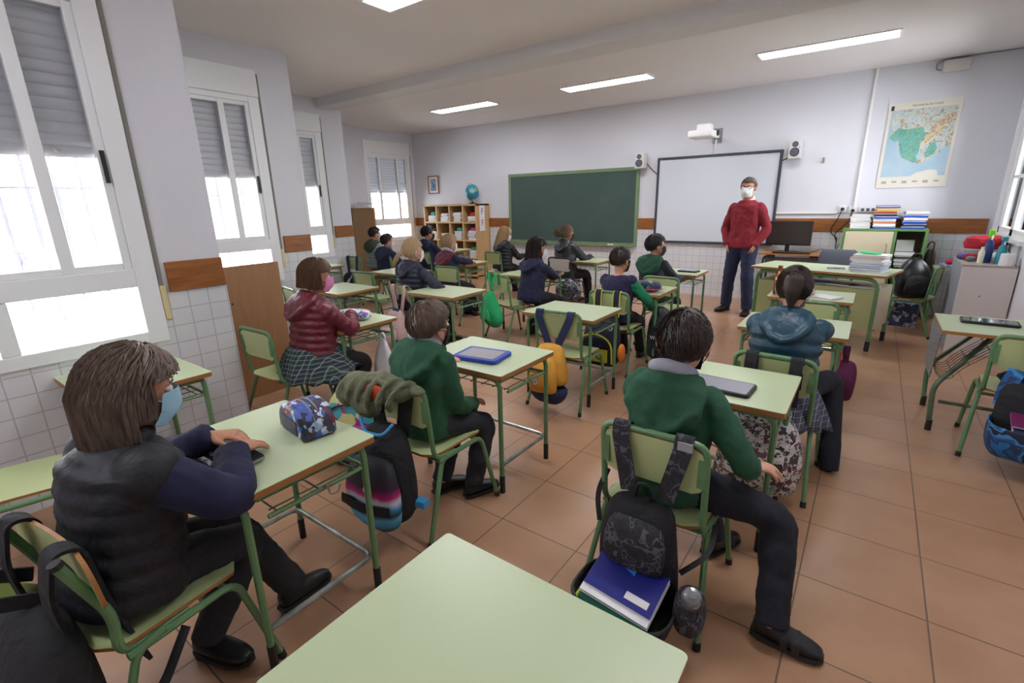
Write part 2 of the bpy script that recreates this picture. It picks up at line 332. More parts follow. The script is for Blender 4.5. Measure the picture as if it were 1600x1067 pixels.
struct('trim_6', MB().box((XR-.03, 7.62, 1.0), (XR, 7.66, H)).box((XR-.03, 6.02, 1.0), (XR, 6.06, H)), M['alu'])
struct('window_sill', MB().box((XR-.05, RW[0]-.05, RW[2]-.04), (XR+.02, RW[1]+.05, RW[2])), M['alu'])
# outside
struct('ground', MB().box((-60, -40, -.3), (-8.9, 60, -.25)).box((-8.9, -40, -.3), (-3.55, YB-.3, -.25)).box((-8.9, YB-.3, -.3), (-3.45, .95, -.25)).box((1.4, -30, -.3), (40, 60, -.25)), mat('pale_playground', (205, 205, 205), .9))
for i, (x, y0, y1) in enumerate(((-3.28, -.2, 1.1), (-5.0, 1.5, 2.75), (-6.65, 3.3, 4.5))):
    g = thing('window_grille', ['iron security grille outside the nearest left window', 'iron security grille outside the second left window', 'iron security grille outside the third left window'][i], 'window grille', (x-.34, 0, 0))
    b = MB(); y = y0+.05
    while y < y1: b.tube([(0, y, .7), (0, y, 2.3)], .0095, 6); y += .115
    b.build('bars', solidcol('flare_pale_iron', (176, 180, 192), .6), g)  # iron bars kept pale: the daylight flare is put into their colour
    for z in (.76, 1.6, 2.2): MB().box((-.006, y0, z), (.006, y1, z+.012)).build('cross_bar', M['flare_pale_iron'], g, smooth=False)
# ceiling lamps
def lamp(loc, label):
    t = thing('ceiling_lamp', label, 'ceiling lamp', loc, 0, 'recessed ceiling lamps')
    f = MB(); 
    for a, b in (((-.62, -.15, -.012), (.62, -.13, 0)), ((-.62, .13, -.012), (.62, .15, 0)), ((-.62, -.13, -.012), (-.6, .13, 0)), ((.6, -.13, -.012), (.62, .13, 0))): f.box(a, b)
    f.build('lamp_frame', M['alu'], t, smooth=False)
    MB().box((-.59, -.125, -.008), (.59, .125, -.002)).build('diffuser', mat('lamp_diffuser', (255, 255, 255), .5, emit=((250, 250, 255), LAMP)), t, smooth=False)
    return t
la = lamp((-.67, 6.37, H), 'lit strip lamp in the ceiling nearest the wall map')
for p, l in (((-3.1, 6.37, H), 'middle lit strip lamp of the row near the front wall'), ((-5.56, 6.37, H), 'lit strip lamp in the ceiling over the bookcase corner'),
             ((-2.72, 2.85, H), 'lit strip lamp cut by the top edge of the picture'), ((-.2, 2.2, H), 'lit strip lamp above the right hand desks'), ((-2.0, -.6, H), 'lit strip lamp at the back of the room')):
    dup(la, p, 0, l)
# ================================================================ DESKS AND CHAIRS
DG = 'green tube school desks'; CG = 'green tube school chairs'
def make_desk(label, tube=None, rack=True, w=.61, d=.5, h=.67):
    tube = tube or M['green']
    t = thing('school_desk', label, 'desk', group=DG); hw, hd = w/2, d/2
    b = MB(); r = .012
    poly = []
    for cx, cy, a0 in ((hw-r, hd-r, 0), (-hw+r, hd-r, 90), (-hw+r, -hd+r, 180), (hw-r, -hd+r, 270)):
        poly += [(cx+r*math.cos(R(a0+k*30)), cy+r*math.sin(R(a0+k*30))) for k in range(4)]
    b.prism(poly, h-.024, h-.003, 'z', 1); b.prism(poly, h-.003, h, 'z', 0)
    b.build('tabletop', [M['lam'], M['edge']], t, smooth=False)
    a, c, zt = hw-.035, hd-.035, h-.037
    for sx in (-1, 1):
        for sy in (-1, 1):
            o = MB().tube(fillet([(sx*a, sy*c, .05), (sx*a, sy*c, zt), (sx*(a-.14), sy*c, zt)], .055, 5), .0125, 8).build('leg', tube, t)
            MB().tube([(sx*a, sy*c, 0), (sx*a, sy*c, .1)], .0145, 8).build('foot_cap', M['rubber'], o)
    b = MB()
    for sy in (-1, 1): b.tube([(-a+.13, sy*c, zt), (a-.13, sy*c, zt)], .0125, 8)
    for sx in (-1, 1): b.tube([(sx*a, -c, zt+.0), (sx*a, c, zt+.0)], .0115, 8)
    b.build('top_rail', tube, t)
    MB().tube(fillet([(-a, -c+.01, .16), (-a, c-.01, .16), (a, c-.01, .16), (a, -c+.01, .16)], .045, 5), .0105, 8).build('stretcher', M['chrome'], t)
    if rack:
        b = MB(); z = h-.12
        b.tube(fillet([(-a, -c*.7, z), (-a, c, z), (a, c, z), (a, -c*.7, z)], .03, 4), .008, 6)
        for k in range(7): x = -a+.04+k*(2*a-.08)/6; b.tube([(x, -c*.6, z-.004), (x, c, z-.004)], .0032, 5)
        for k in range(3): y = -c*.55+k*.15; b.tube([(-a, y, z), (a, y, z)], .0032, 5)
        b.build('book_rack', tube, t)
        for s in (-1, 1): MB().tube(fillet([(s*(a+.012), .05, z+.02), (s*(a+.025), .05, z-.02), (s*(a+.03), .08, z-.02), (s*(a+.025), .09, z)], .01, 3), .004, 5).build('bag_hook', M['chrome'], t)
    return t
desk0 = make_desk('school desk with bare pale green top at the very bottom of the picture')
DESKS = [  # centre x, y, label
    (-1.67, .745, 'school desk with the dark printed pencil case on it'),
    (-1.66, 1.99, 'school desk with the blue cased tablet on it'),
    (-.475, 2.26, 'school desk under the dark tablet beside the hand of the boy in front'),
    (-1.80, 3.24, 'empty school desk in front of the yellow and navy backpack chair'),
    (-3.1, 2.1, 'school desk where the child in the maroon puffer jacket leans'),
    (-3.27, 3.38, 'empty school desk in front of the fair ponytail pupil'),
    (-2.97, .74, 'school desk against the left window behind the long haired child'),
    (-.33, 3.61, 'school desk under the arms of the pupil in the teal puffer jacket'),
    (-.35, 4.82, 'school desk with copper bottle next to the teacher desk'),
    (-3.2, 4.76, 'school desk of the pupil with long dark hair, small tablet on it'),
    (-1.74, 4.39, 'school desk with the rounded navy pencil case'),
    (-1.80, 5.71, 'front school desk with black tablet under the whiteboard'),
    (-3.27, 6.26, 'empty front school desk below the chalkboard'),
    (-4.75, 5.25, 'school desk touched by the outstretched arm of the fair haired boy'),
    (-6.27, 6.65, 'school desk standing just before the cubby bookcase'),
    (-4.8, 4.16, 'school desk left of the fair haired boy, dark phone on it'),
    (-6.36, 3.96, 'school desk by the third window next to the striped strap bag'),
    (-4.35, 2.95, 'school desk half hidden between brown board and maroon jacket'),
]
desk0.location = (-.465, .5, 0)
DK = [dup(desk0, (x, y, 0), 0, l) for x, y, l in DESKS]
# right hand desk with slanted dark legs and wire basket
def desk_slanted():
    t = thing('school_desk', 'older school desk with slanted dark legs and grey side plate at right edge', 'desk', (.745, 4.17, 0))
    w, d, h = .62, .56, .67; hw, hd = w/2, d/2
    MB().box((-hw, -hd, h-.003), (hw, hd, h), 0).box((-hw, -hd, h-.022), (hw, hd, h-.003), 1).build('tabletop', [M['lam'], M['edge']], t, smooth=False)
    for sx in (-1, 1):
        for k, (y0, y1) in enumerate(((-.02, -.26), (.26, .22))):
            x0 = -.02 if sx < 0 else .27; x1 = -.27 if sx < 0 else .29
            o = MB().tube(fillet([(x0, y0, h-.035), (x1+.02*sx, y1, .3), (x1, y1, .0)], .06, 4), .015, 8).build('leg', M['dgreen'] if k == 0 else M['green2'], t)
            MB().tube([(x1, y1, 0), (x1+.001*sx, y1, .07)], .0175, 8).build('foot_cap', M['rubber'], o)
    b = MB()
    for k in range(8):
        y = -.2+k*.055
        b.tube(fillet([(.02, y, h-.06), (-.17, y, .42), (-.22, y, .33), (-.29, y, .36), (-.3, y, .45)], .05, 5), .0025, 5)
    for z, x in ((.55, -.06), (.45, -.14), (.36, -.2)): b.tube([(x, -.2, z), (x, .19, z)], .003, 5)
    b.build('wire_basket', M['dgreen'], t)
    MB().prism([(-.27, h-.03), (.27, h-.03), (.22, .33), (-.18, .33)], -hw-.002, -hw+.003, 'x').build('side_plate', mat('perforated_steel', (150, 154, 158), .5, (110, 114, 120), 60, .2, metal=.3), t, smooth=False)
    b = MB(); b.tube([(-.25, -.25, .2), (.27, -.25, .2)], .011, 8); b.build('stretcher', M['dgreen'], t)
    return t
desk_slanted()
def rounded(w, d, r, n=4, cx=0, cy=0):
    p = []
    for x, y, a0 in ((w/2-r, d/2-r, 0), (-w/2+r, d/2-r, 90), (-w/2+r, -d/2+r, 180), (w/2-r, -d/2+r, 270)):
        p += [(cx+x+r*math.cos(R(a0+k*90/n)), cy+y+r*math.sin(R(a0+k*90/n))) for k in range(n+1)]
    return p
def sheet(b, poly, fz, th, mi=(0, 1)):
    # curved plywood: outline in (x, t), point function fz(x, t) -> centre point and normal
    n = len(poly)
    nx = 10; ts = [p[1] for p in poly]; t0, t1 = min(ts), max(ts); rows = []
    N = 12
    for i in range(N+1):
        t = t0+(t1-t0)*i/N; xs = []
        for k in range(n):
            (xa, ta), (xb, tb) = poly[k], poly[(k+1) % n]
            if (ta-t)*(tb-t) <= 0 and ta != tb: xs.append(xa+(xb-xa)*(t-ta)/(tb-ta))
            elif ta == tb and abs(ta-t) < 1e-9: xs += [xa, xb]
        if not xs: xs = [0]
        a, c = min(xs), max(xs); rows.append([(a+(c-a)*j/nx, t) for j in range(nx+1)])
    top = [[V(fz(x, t)[0])+V(fz(x, t)[1])*th/2 for x, t in r] for r in rows]; bot = [[V(fz(x, t)[0])-V(fz(x, t)[1])*th/2 for x, t in r] for r in rows]
    vs = [p for r in top for p in r]+[p for r in bot for p in r]; W = nx+1; O = W*(N+1); fs = []; ms = []
    for i in range(N):
        for j in range(nx):
            a = i*W+j; fs += [(a, a+1, a+W+1, a+W), (O+a, O+a+W, O+a+W+1, O+a+1)]; ms += [mi[0]]*2
    for i in range(N): fs += [(i*W, (i+1)*W, O+(i+1)*W, O+i*W), (i*W+nx, O+i*W+nx, O+(i+1)*W+nx, (i+1)*W+nx)]; ms += [mi[1]]*2
    for j in range(nx): fs += [(j, O+j, O+j+1, j+1), (N*W+j, N*W+j+1, O+N*W+j+1, O+N*W+j)]; ms += [mi[1]]*2
    base = len(b.v); b.v += vs; b.f += [[base+i for i in f] for f in fs]; b.m += ms
def make_chair(label, kind='hoop', tube=None, ply=None, edge=None):
    tube = tube or M['green']; ply = ply or M['seat']; edge = edge or M['edge']
    t = thing('school_chair', label, 'chair', group=CG)
    b = MB()
    def fs(x, q):   # q along depth, waterfall at the front, slight dish
        z = .395+.10*x*x-.25*max(0, q-.10)**1.5*4*.55; n = V((-.2*x, .0 if q < .1 else .5*(q-.1)/.08, 1)).normalized()
        return (x, q, z), n
    sheet(b, rounded(.36, .37, .06, 4, 0, .005), fs, .011)
    b.build('seat', [ply, edge], t, angle=40)
    w = .18 if kind == 'hoop' else .17; zt = .725 if kind == 'hoop' else .70
    def yb(z): return -.165-.10*(z-.45)    # line of the uprights, leaning back
    if kind == 'hoop':
        pts = [(-w, -.03, .375), (-w, yb(.385), .385), (-w, yb(zt), zt), (w, yb(zt), zt), (w, yb(.385), .385), (w, -.03, .375)]
        MB().tube(fillet(pts, .05, 6), .0115, 10).build('back_frame', tube, t)
    else:
        for s in (-1, 1):
            o = MB().tube(fillet([(s*w, .02, .375), (s*w, -.15, .375), (s*w, -.14, .5), (s*w, -.21, zt)], .05, 6), .0125, 10).build('back_post', tube, t)
            MB().tube([(s*w, -.208, zt-.006), (s*w, -.212, zt+.008)], .0145, 10).build('end_cap', M['rubber'], o)
    b = MB(); zc = .622 if kind == 'hoop' else .61; bw, bh = (.345, .175) if kind == 'hoop' else (.43, .17)
    def fb(x, q):
        z = zc+q; y = yb(z)+(.002 if kind == 'hoop' else .033) - .35*x*x*(1 if kind != 'hoop' else .3)*-1*(-1) ; return (x, y, z), V((0, 1, .1)).normalized()
    sheet(b, rounded(bw, bh, .035 if kind == 'hoop' else .07, 4), fb, .01)
    b.build('backrest', [ply, edge], t, angle=40)
    if kind == 'hoop':
        for s in (-1, 1):
            b = MB(); b.box((s*w-s*.012-.014, yb(zc)-.012, zc-.052), (s*w-s*.012+.014, yb(zc)-.001, zc+.052)); b.build('fixing_plate', tube, t, smooth=False, bevel=.003)
    for s in (-1, 1):
        o = MB().tube(fillet([(s*.22, -.255, .015), (s*.187, -.12, .372), (s*.187, -.05, .38)], .04, 4), .0115, 8).build('leg', tube, t)
        MB().tube([(s*.221, -.26, 0), (s*.2195, -.254, .028)], .0135, 8).build('foot_cap', M['rubber'], o)
        o = MB().tube(fillet([(s*.187, -.14, .37), (s*.187, .15, .372), (s*.212, .235, .012)], .05, 5), .0115, 8).build('leg', tube, t)
        MB().tube([(s*.2125, .237, 0), (s*.211, .232, .03)], .0135, 8).build('foot_cap', M['rubber'], o)
    for y, z in ((.12, .372), (-.12, .36)): MB().tube([(-.187, y, z), (.187, y, z)], .009, 8).build('seat_rail', tube, t)
    return t
ch0 = make_chair('green tube chair under the nearest boy in a green hoodie, camouflage strap backpack on it'); ch0.location = (-.5, 1.66, 0)
chO = make_chair('school chair without top bar under the child with long brown hair', 'open'); chO.location = (-1.6, .305, 0); chO.rotation_euler[2] = R(8)
CHAIRS = [  # x, y, rz, label, proto
    (-1.61, 1.5, 0, 'green tube chair with the olive jacket over its back', ch0),
    (-1.73, 3.08, 2, 'empty green tube chair carrying the yellow and navy backpack', ch0),
    (-.29, 2.78, -3, 'green tube chair with two dark straps behind the teal jacket', ch0),
    (-3.14, 1.64, 2, 'empty looking green tube chair beside the brown board', ch0),
    (-3.78, 3.42, -5, 'school chair with pale pink straps over its back', chO),
    (-3.15, 4.33, -20, 'green tube chair with the bright green backpack hanging from it', ch0),
    (-1.76, 4.0, 0, 'green tube chair with the navy and yellow backpack', ch0),
    (-4.8, 3.76, 0, 'empty green tube chair left of the fair ponytail pupil', ch0),
    (-4.85, 6.33, -8, 'green tube chair behind the pupil in black puffer jacket', ch0),
    (-4.26, 4.6, 4, 'green tube chair of the boy with maroon hood', ch0),
    (-5.95, 5.85, -6, 'green tube chair behind the boy with black hair at the bookcase', ch0),
    (-6.42, 4.82, 0, 'green tube chair with bag straps by the third window', ch0),
    (-1.66, 5.0, 0, 'green tube chair of the boy with dark green hood', ch0),
    (-.3, 4.35, 0, 'green tube chair pushed under the desk beside the teacher desk', ch0),
    (.83, 3.82, -4, 'green tube chair with navy coat at the right edge', ch0),
    (-2.75, .22, -15, 'green tube chair cut by the left edge, only its seat showing', ch0),
    (-4.46, 2.66, -12, 'green tube chair between brown board and maroon jacket', ch0),
    (.44, 6.83, 75, 'green tube chair with the black backpack on its seat', ch0),
    (-6.05, 5.1, 0, 'green tube chair under the pupil with the round navy hood', ch0),
    (-6.9, 5.6, 0, 'green tube chair under the pupil in pale green puffer', ch0),
]
CH = [dup(p, (x, y, 0), R(rz), l) for x, y, rz, l, p in CHAIRS]
gc = make_chair('grey school chair with black tube frame before the chalkboard', 'hoop', mat('black_tube', (40, 42, 48), .35), mat('grey_ply', (190, 186, 180), .4)); gc.location = (-3.49, 6.08, 0); gc['group'] = 'grey chairs'
# ================================================================ FRONT WALL
yw = YF-.006
t = thing('chalkboard', 'dark green chalkboard with green frame on the front wall', 'chalkboard', (-4.49, yw, 1.36))
hw, hh = 1.26, .59
MB().box((-hw, -.02, -hh), (hw, -.005, hh)).build('writing_surface', mat('chalk_green', (58, 80, 74), .75, (70, 92, 86), 2.2, .7, detail=8), t, smooth=False)
b = MB(); f = .055
for a, c in (((-hw-f, -.03, hh-.01), (hw+f, 0, hh+f-.01)), ((-hw-f, -.03, -hh-f+.01), (hw+f, 0, -hh+.01)), ((-hw-f, -.03, -hh), (-hw, 0, hh)), ((hw, -.03, -hh), (hw+f, 0, hh))): b.box(a, c)
b.build('board_frame', mat('board_frame_green', (122, 146, 108), .5, (110, 134, 98), 6, .5), t, smooth=False, bevel=.004)
MB().box((-hw, -.075, -hh-.05), (hw, -.03, -hh-.03)).build('chalk_tray', M['board_frame_green'] if 'board_frame_green' in M else bpy.data.materials['board_frame_green'], t, smooth=False, bevel=.003)
for x, l in ((-.55, 'white chalk duster on the left part of the chalk tray'), (.86, 'white chalk box at the right end of the chalk tray')):
    tag(MB().box((-.05, -.015, 0), (.05, .015, .022)).build('chalk_duster', M['paper'], None, smooth=False, bevel=.003), l, 'chalk duster').location = (-4.49+x, yw-.055, 1.36-hh-.03)
t = thing('whiteboard', 'white projection board with dark grey frame', 'whiteboard', (-2.015, yw, 1.455)); hw, hh = .835, .62
MB().box((-hw, -.03, -hh), (hw, -.012, hh)).build('white_surface', mat('whiteboard_enamel', (214, 220, 228), .22), t, smooth=False)
b = MB(); f = .035
for a, c in (((-hw-f, -.045, hh-.01), (hw+f, 0, hh+f-.01)), ((-hw-f, -.045, -hh-f+.01), (hw+f, 0, -hh+.01)), ((-hw-f, -.045, -hh), (-hw, 0, hh)), ((hw, -.045, -hh), (hw+f, 0, hh))): b.box(a, c)
b.build('board_frame', mat('dark_grey_frame', (62, 66, 74), .5), t, smooth=False, bevel=.004)
def speaker(x, z, l):
    t = thing('wall_speaker', l, 'speaker', (x, yw, z), 0, 'white wall speakers')
    MB().box((-.075, -.17, -.115), (.075, -.02, .115)).build('cabinet', M['offw'], t, smooth=False, bevel=.012)
    for zz, r, n in ((-.035, .055, 'woofer'), (.062, .036, 'tweeter')):
        MB().tube([(0, -.171, zz), (0, -.176, zz)], r, 20).build(n, M['black'], t)
        MB().lathe([(r*.8, 0), (r*.45, -.006), (r*.25, .004), (.002, .006)], (0, -.177, zz), 18, M=Matrix.Rotation(R(90), 3, 'X')).build('cone', M['grey'], t)
    MB().box((-.03, -.03, -.03), (.03, 0, .03)).build('wall_bracket', M['black'], t, smooth=False)
    return t
speaker(-3.14, 2.07, 'white loudspeaker on the wall left of the whiteboard'); s = speaker(-.995, 2.08, 'white loudspeaker on the wall right of the whiteboard')
MB().tube([(.055, -.172, .02), (.055, -.178, .02)], .008, 10).build('power_light', mat('blue_led', (60, 60, 255), .4, emit=((70, 60, 255), 3)), s)
def cable(n, pts, l, r=.006, m=None, cat='cable', f=.06): return tag(MB().tube(fillet(pts, f, 5), r, 6).build(n, m or M['black']), l, cat)
cable('speaker_cable', [(-3.06, yw-.03, 2.03), (-2.97, yw-.02, 1.93), (-2.88, yw-.012, 1.86)], 'thin cable from the left speaker to the whiteboard')
cable('speaker_cable', [(-1.07, yw-.03, 1.99), (-1.11, yw-.05, 1.97), (-1.17, yw-.02, 1.95)], 'black cable from the right speaker to the whiteboard', .009)
t = thing('projector', 'white short throw projector on a wall arm above the whiteboard', 'projector', (-2.03, yw, 2.35))
MB().box((-.065, -.012, -.1), (.065, 0, .1)).build('wall_plate', M['steel'], t, smooth=False, bevel=.003)
MB().box((-.03, -.62, -.03), (.03, -.01, .02)).build('arm', M['white'], t, smooth=False, bevel=.005)
b = MB().box((-.17, -.86, -.09), (.15, -.52, .0)); b.build('projector_body', M['white'], t, smooth=False, bevel=.02)
MB().box((-.1, -.72, .0), (.08, -.56, .09)).build('mirror_hood', M['white'], t, smooth=False, bevel=.015)
MB().tube([(.15, -.62, -.03), (.17, -.62, -.03)], .035, 16).build('lens', M['black'], t)
MB().tube(fillet([(.05, -.6, .07), (-.02, -.5, -.02), (.1, -.45, -.1), (.13, -.55, -.06)], .06, 6), .008, 6).build('cable', M['black'], t)
tag(MB().box((-.012, -.015, 0), (.012, 0, .22)).build('cable_duct', M['white'], None, smooth=False), 'short white cable duct between projector mount and whiteboard', 'cable duct').location = (-2.04, yw, 2.08)
tag(MB().box((-1.15, yw-.02, 1.25), (-.42, yw, 1.28)).build('cable_duct', M['white'], None, smooth=False, bevel=.002), 'horizontal white cable duct above the monitor', 'cable duct')
tag(MB().box((-.255, yw-.02, 1.22), (-.225, yw, H)).build('cable_duct', M['white'], None, smooth=False, bevel=.002), 'vertical white cable duct left of the wall map', 'cable duct')
t = thing('wall_socket', 'white double wall socket with black plugs beside the cabinet', 'socket', (-.37, yw, 1.31))
MB().box((-.045, -.012, -.045), (.045, 0, .045)).box((.07, -.012, -.05), (.16, 0, .04)).build('socket_plate', M['white'], t, smooth=False, bevel=.004)
for x, z in ((.0, .0), (.115, -.02)): MB().tube([(x, -.012, z), (x, -.05, z)], .02, 12).build('plug', M['black'], t)
cable('power_cable', [(-.37, yw-.05, 1.31), (-.40, yw-.06, 1.2), (-.47, yw-.05, 1.05), (-.44, yw-.05, .98), (-.38, yw-.05, .95), (-.38, yw-.05, .8)], 'black power cable looping down from the wall socket', .006)
cable('power_cable', [(-.255, yw-.05, 1.29), (-.28, yw-.08, 1.15), (-.42, yw-.07, .99), (-.38, yw-.07, .9)], 'second black cable running from the right plug', .006)
t = thing('wall_socket_strip', 'white socket strip on the wall above the paper stack', 'socket', (-.1, yw, 1.3)); MB().box((-.09, -.02, -.03), (.09, 0, .03)).build('strip', M['white'], t, smooth=False, bevel=.004)
for k in range(3): MB().box((-.07+.055*k, -.024, -.018), (-.035+.055*k, -.018, .018)).build('switch', M['grey'], t, smooth=False)
tag(MB().box((-.68, yw-.012, 1.9), (-.655, yw, 1.965)).build('thermostat', mat('thermo_green', (120, 140, 110), .5), None, smooth=False), 'tiny green box on the wall right of the right speaker', 'wall box')
t = thing('alarm_box', 'beige electrical box under the ceiling above the map', 'wall box', (.485, yw, 2.86))
MB().box((-.115, -.05, -.06), (.115, 0, .06)).build('box', M['offw'], t, smooth=False, bevel=.006)
cable('ceiling_cable', [(.36, yw-.02, 2.83), (.31, yw-.02, 2.84), (.31, yw-.02, 2.92), (.4, yw-.012, 2.94), (1.09, yw-.012, 2.945)], 'grey cable running under the ceiling to the beige box', .008, M['steel'])
# map
t = thing('wall_map', 'printed province map in blue and green on the front wall', 'map', (.28, yw, 2.05))
MB().box((-.34, -.004, -.49), (.33, -.001, .48)).build('map_sheet', mat('map_paper', (226, 222, 208), .7), t, smooth=False)
MB().box((-.31, -.006, -.36), (.30, -.003, .40)).build('sea', mat('map_sea', (150, 186, 208), .7, (186, 206, 216), 3, .6), t, smooth=False)
land = [(-.31, .4), (.3, .4), (.3, -.02), (.24, -.05), (.22, -.1), (.16, -.14), (.12, -.18), (.05, -.22), (-.02, -.2), (-.07, -.17), (-.12, -.15), (-.15, -.08), (-.19, -.02), (-.22, .05), (-.29, .1), (-.27, .14)]
MB().prism(land, -.008, -.005, 'y').build('land', patch_mat('map_land', [(178, 196, 204), (190, 204, 206), (214, 206, 180), (176, 198, 196), (170, 140, 116), (206, 204, 190)], 18, .7, 'NOISE'), t, smooth=False)
prov = [(-.29, .1), (-.22, .2), (-.14, .18), (.02, .19), (.05, .1), (.02, .02), (.02, -.08), (.0, -.14), (.03, -.19), (-.02, -.2), (-.07, -.17), (-.14, -.13), (-.17, -.04), (-.19, .06), (-.24, .05)]
MB().prism(prov, -.010, -.006, 'y').prism([(.1, -.02), (.15, .03), (.18, -.05), (.16, -.12), (.1, -.15), (.07, -.12)], -.010, -.006, 'y').build('province', patch_mat('map_green', [(112, 176, 162), (122, 182, 168), (104, 166, 152), (132, 178, 150)], 16, .7, 'NOISE'), t, smooth=False)
MB().prism([(.1, .2), (.2, .3), (.28, .33), (.3, .28), (.2, .2), (.22, .12), (.1, .05), (.06, .0), (.05, .06)], -.010, -.006, 'y').build('mountains', patch_mat('map_hills', [(196, 178, 132), (176, 128, 100), (208, 200, 180), (190, 196, 190), (214, 190, 110)], 26, .7, 'NOISE'), t, smooth=False)
MB().prism([(-.02, -.36), (.03, -.32), (.15, -.29), (.22, -.3), (.24, -.36)], -.009, -.005, 'y').build('far_coast', bpy.data.materials['map_paper'], t, smooth=False)
ink = mat('dark_ink', (52, 52, 58), .7)
text('PROVINCIA DE CADIZ', .028, (.02, -.006, .435), (R(90), 0, 0), ink, t)
MB().box((-.32, -.006, .40), (-.29, -.003, .45)).build('crest', ink, t, smooth=False)
b = MB()
for k in range(6): b.box((-.29+k*.1, -.006, -.44+.01*(k % 2)), (-.24+k*.1, -.004, -.41))
b.build('legend', mat('legend_print', (176, 168, 160), .7), t, smooth=False)
# picture
t = thing('framed_picture', 'small framed blue picture on the wall above the bookcase', 'picture', (-7.83, yw, 1.88))
b = MB(); 
for a, c in (((-.155, -.02, .165), (.155, 0, .185)), ((-.155, -.02, -.185), (.155, 0, -.165)), ((-.155, -.02, -.17), (-.135, 0, .17)), ((.135, -.02, -.17), (.155, 0, .17))): b.box(a, c)
b.build('frame', M['rail'], t, smooth=False)
MB().box((-.135, -.01, -.165), (.135, -.004, .165)).build('mount', M['paper'], t, smooth=False)
MB().box((-.08, -.012, -.12), (.08, -.009, .12)).build('print', patch_mat('blue_print', [(60, 100, 150), (120, 160, 190), (200, 214, 220), (70, 90, 130)], 22, .5, 'NOISE'), t, smooth=False)
# cubby bookcase: 4 columns x 4 rows
CX0, CX1, CY0, CY1, CZ = -7.77, -6.31, 7.48, 7.88, 1.47
t = thing('cubby_bookcase', 'birch cubby bookcase with four columns of open compartments', 'bookcase', (CX0, CY0, 0)); W = CX1-CX0; D = CY1-CY0; b = MB(); th = .03
b.box((0, 0, 0), (.035, D, CZ)).box((W-.035, 0, 0), (W, D, CZ)).box((0, 0, CZ-.035), (W, D, CZ)).box((0, 0, .04), (W, D, .07)).box((0, D-.01, 0), (W, D, CZ))
b.build('carcass', M['ply'], t, smooth=False, bevel=.002)
for k in (1, 2, 3): MB().box((W*k/4-th/2, .002, .06), (W*k/4+th/2, D-.01, CZ-.03)).build('divider', M['ply'], t, smooth=False)
for k in (1, 2, 3): MB().box((.03, .001, .06+k*.35-th/2), (W-.03, D-.01, .06+k*.35+th/2)).build('shelf', M['ply'], t, smooth=False)
t2 = thing('letter_poster', 'white sheet with purple and red letters on the side of the bookcase', 'poster', (CX1, CY0, 0))
MB().box((.001, .09, .95), (.004, .25, 1.44)).build('sheet', M['paper'], t2, smooth=False)
text('F', .17, (.006, .17, 1.32), (R(90), 0, R(90)), mat('purple_ink', (90, 70, 150), .6), t2, 'letter'); text('F', .17, (.006, .17, 1.1), (R(90), 0, R(90)), mat('red_ink', (190, 60, 80), .6), t2, 'letter')
rnd = random.Random(5); SP = [(228, 228, 226), (218, 214, 206), (236, 236, 238), (222, 220, 226), (208, 206, 200)]
spm = [mat('book_cover', c, .6) for c in SP]; fancy = {k: mat('cover_'+k, c, .5) for k, c in dict(teal=(70, 170, 160), red=(190, 50, 60), pink=(220, 60, 150), green=(60, 160, 90), navy=(40, 50, 90), yellow=(220, 190, 60), blue=(26, 80, 190), black=(30, 30, 34), purple=(96, 80, 150), orange=(226, 130, 40)).items()}
def book(x, y, z, w, d, h, rz, mt, label, group, cat='book', name='book', pages=True):
    t = thing(name, label, cat, (x, y, z), rz, group)
    b = MB().box((-w/2, -d/2, 0), (w/2, d/2, h*.12), 0).box((-w/2, -d/2, h*.88), (w/2, d/2, h), 0).box((-w/2, d/2-.002, 0), (w/2, d/2, h), 0).box((-w/2+.003, -d/2+.003, h*.12), (w/2-.003, d/2-.003, h*.88), 1)
    b.build('cover', [mt, M['paper']], t, smooth=False); return t
rows = ['top row', 'second row', 'third row']; cols = ['first', 'second', 'third', 'fourth']
for r in range(3):
    for c in range(4):
        if r == 2 and c < 2: continue
        n = (6, 7, 8, 5, 6, 5, 7, 7, 4, 4, 2, 6)[r*4+c]; x = CX0+W*(c+.5)/4+.02; z = .06+(3-r)*.35+.015+.0005; hz = 0
        for k in range(n):
            h = rnd.uniform(.014, .03)
            where = 'bottom of' if k == 0 else ('top of' if k == n-1 else 'within')
            book(x+rnd.uniform(-.02, .02), CY0+.15+rnd.uniform(-.01, .01), z, rnd.uniform(.19, .23), .25, h, R(rnd.uniform(-6, 6)), rnd.choice(spm), 'pale book %s the stack in the %s column, %s' % (where, cols[c], rows[r]), 'books stacked in the cubby bookcase'); z += h+.0006
        ex = {(0, 0): ('teal', 'teal box file leaning above the books in the first column'), (0, 3): ('red', 'red and yellow folder at bottom right cubby of the top row'), (1, 2): ('teal', 'teal cone shaped craft on books in the third column'), (1, 3): ('pink', 'pink pouch on books in the fourth column'), (2, 3): ('green', 'green folder on books in the third row'), (1, 0): ('black', 'black bag in the first column, second row')}.get((r, c))
        if ex: tag(MB().ell((0, 0, .035), (.09, .08, .04), sq=.6).build('pouch', fancy[ex[0]]), ex[1], 'pouch').location = (x, CY0+.14, z-.001)
# globe
t = thing('globe', 'blue school globe on a dark stand on the bookcase', 'globe', (-6.57, 7.68, CZ+.0005))
MB().lathe([(.001, 0), (.085, 0), (.085, .01), (.03, .025), (.012, .04), (.012, .06), (.001, .06)]).build('base', M['black'], t)
MB().ell((0, 0, .225), (.135, .135, .15), nu=28, nv=18).build('sphere', patch_mat('globe_print', [(40, 140, 180), (36, 130, 176), (44, 150, 186), (50, 146, 176), (186, 170, 90), (120, 160, 90)], 9, .3, 'NOISE', .05), t)
MB().tube([(math.cos(R(a))*.155, 0, .225+math.sin(R(a))*.17) for a in range(100, 285, 12)], .006, 6).build('meridian', M['steel'], t)
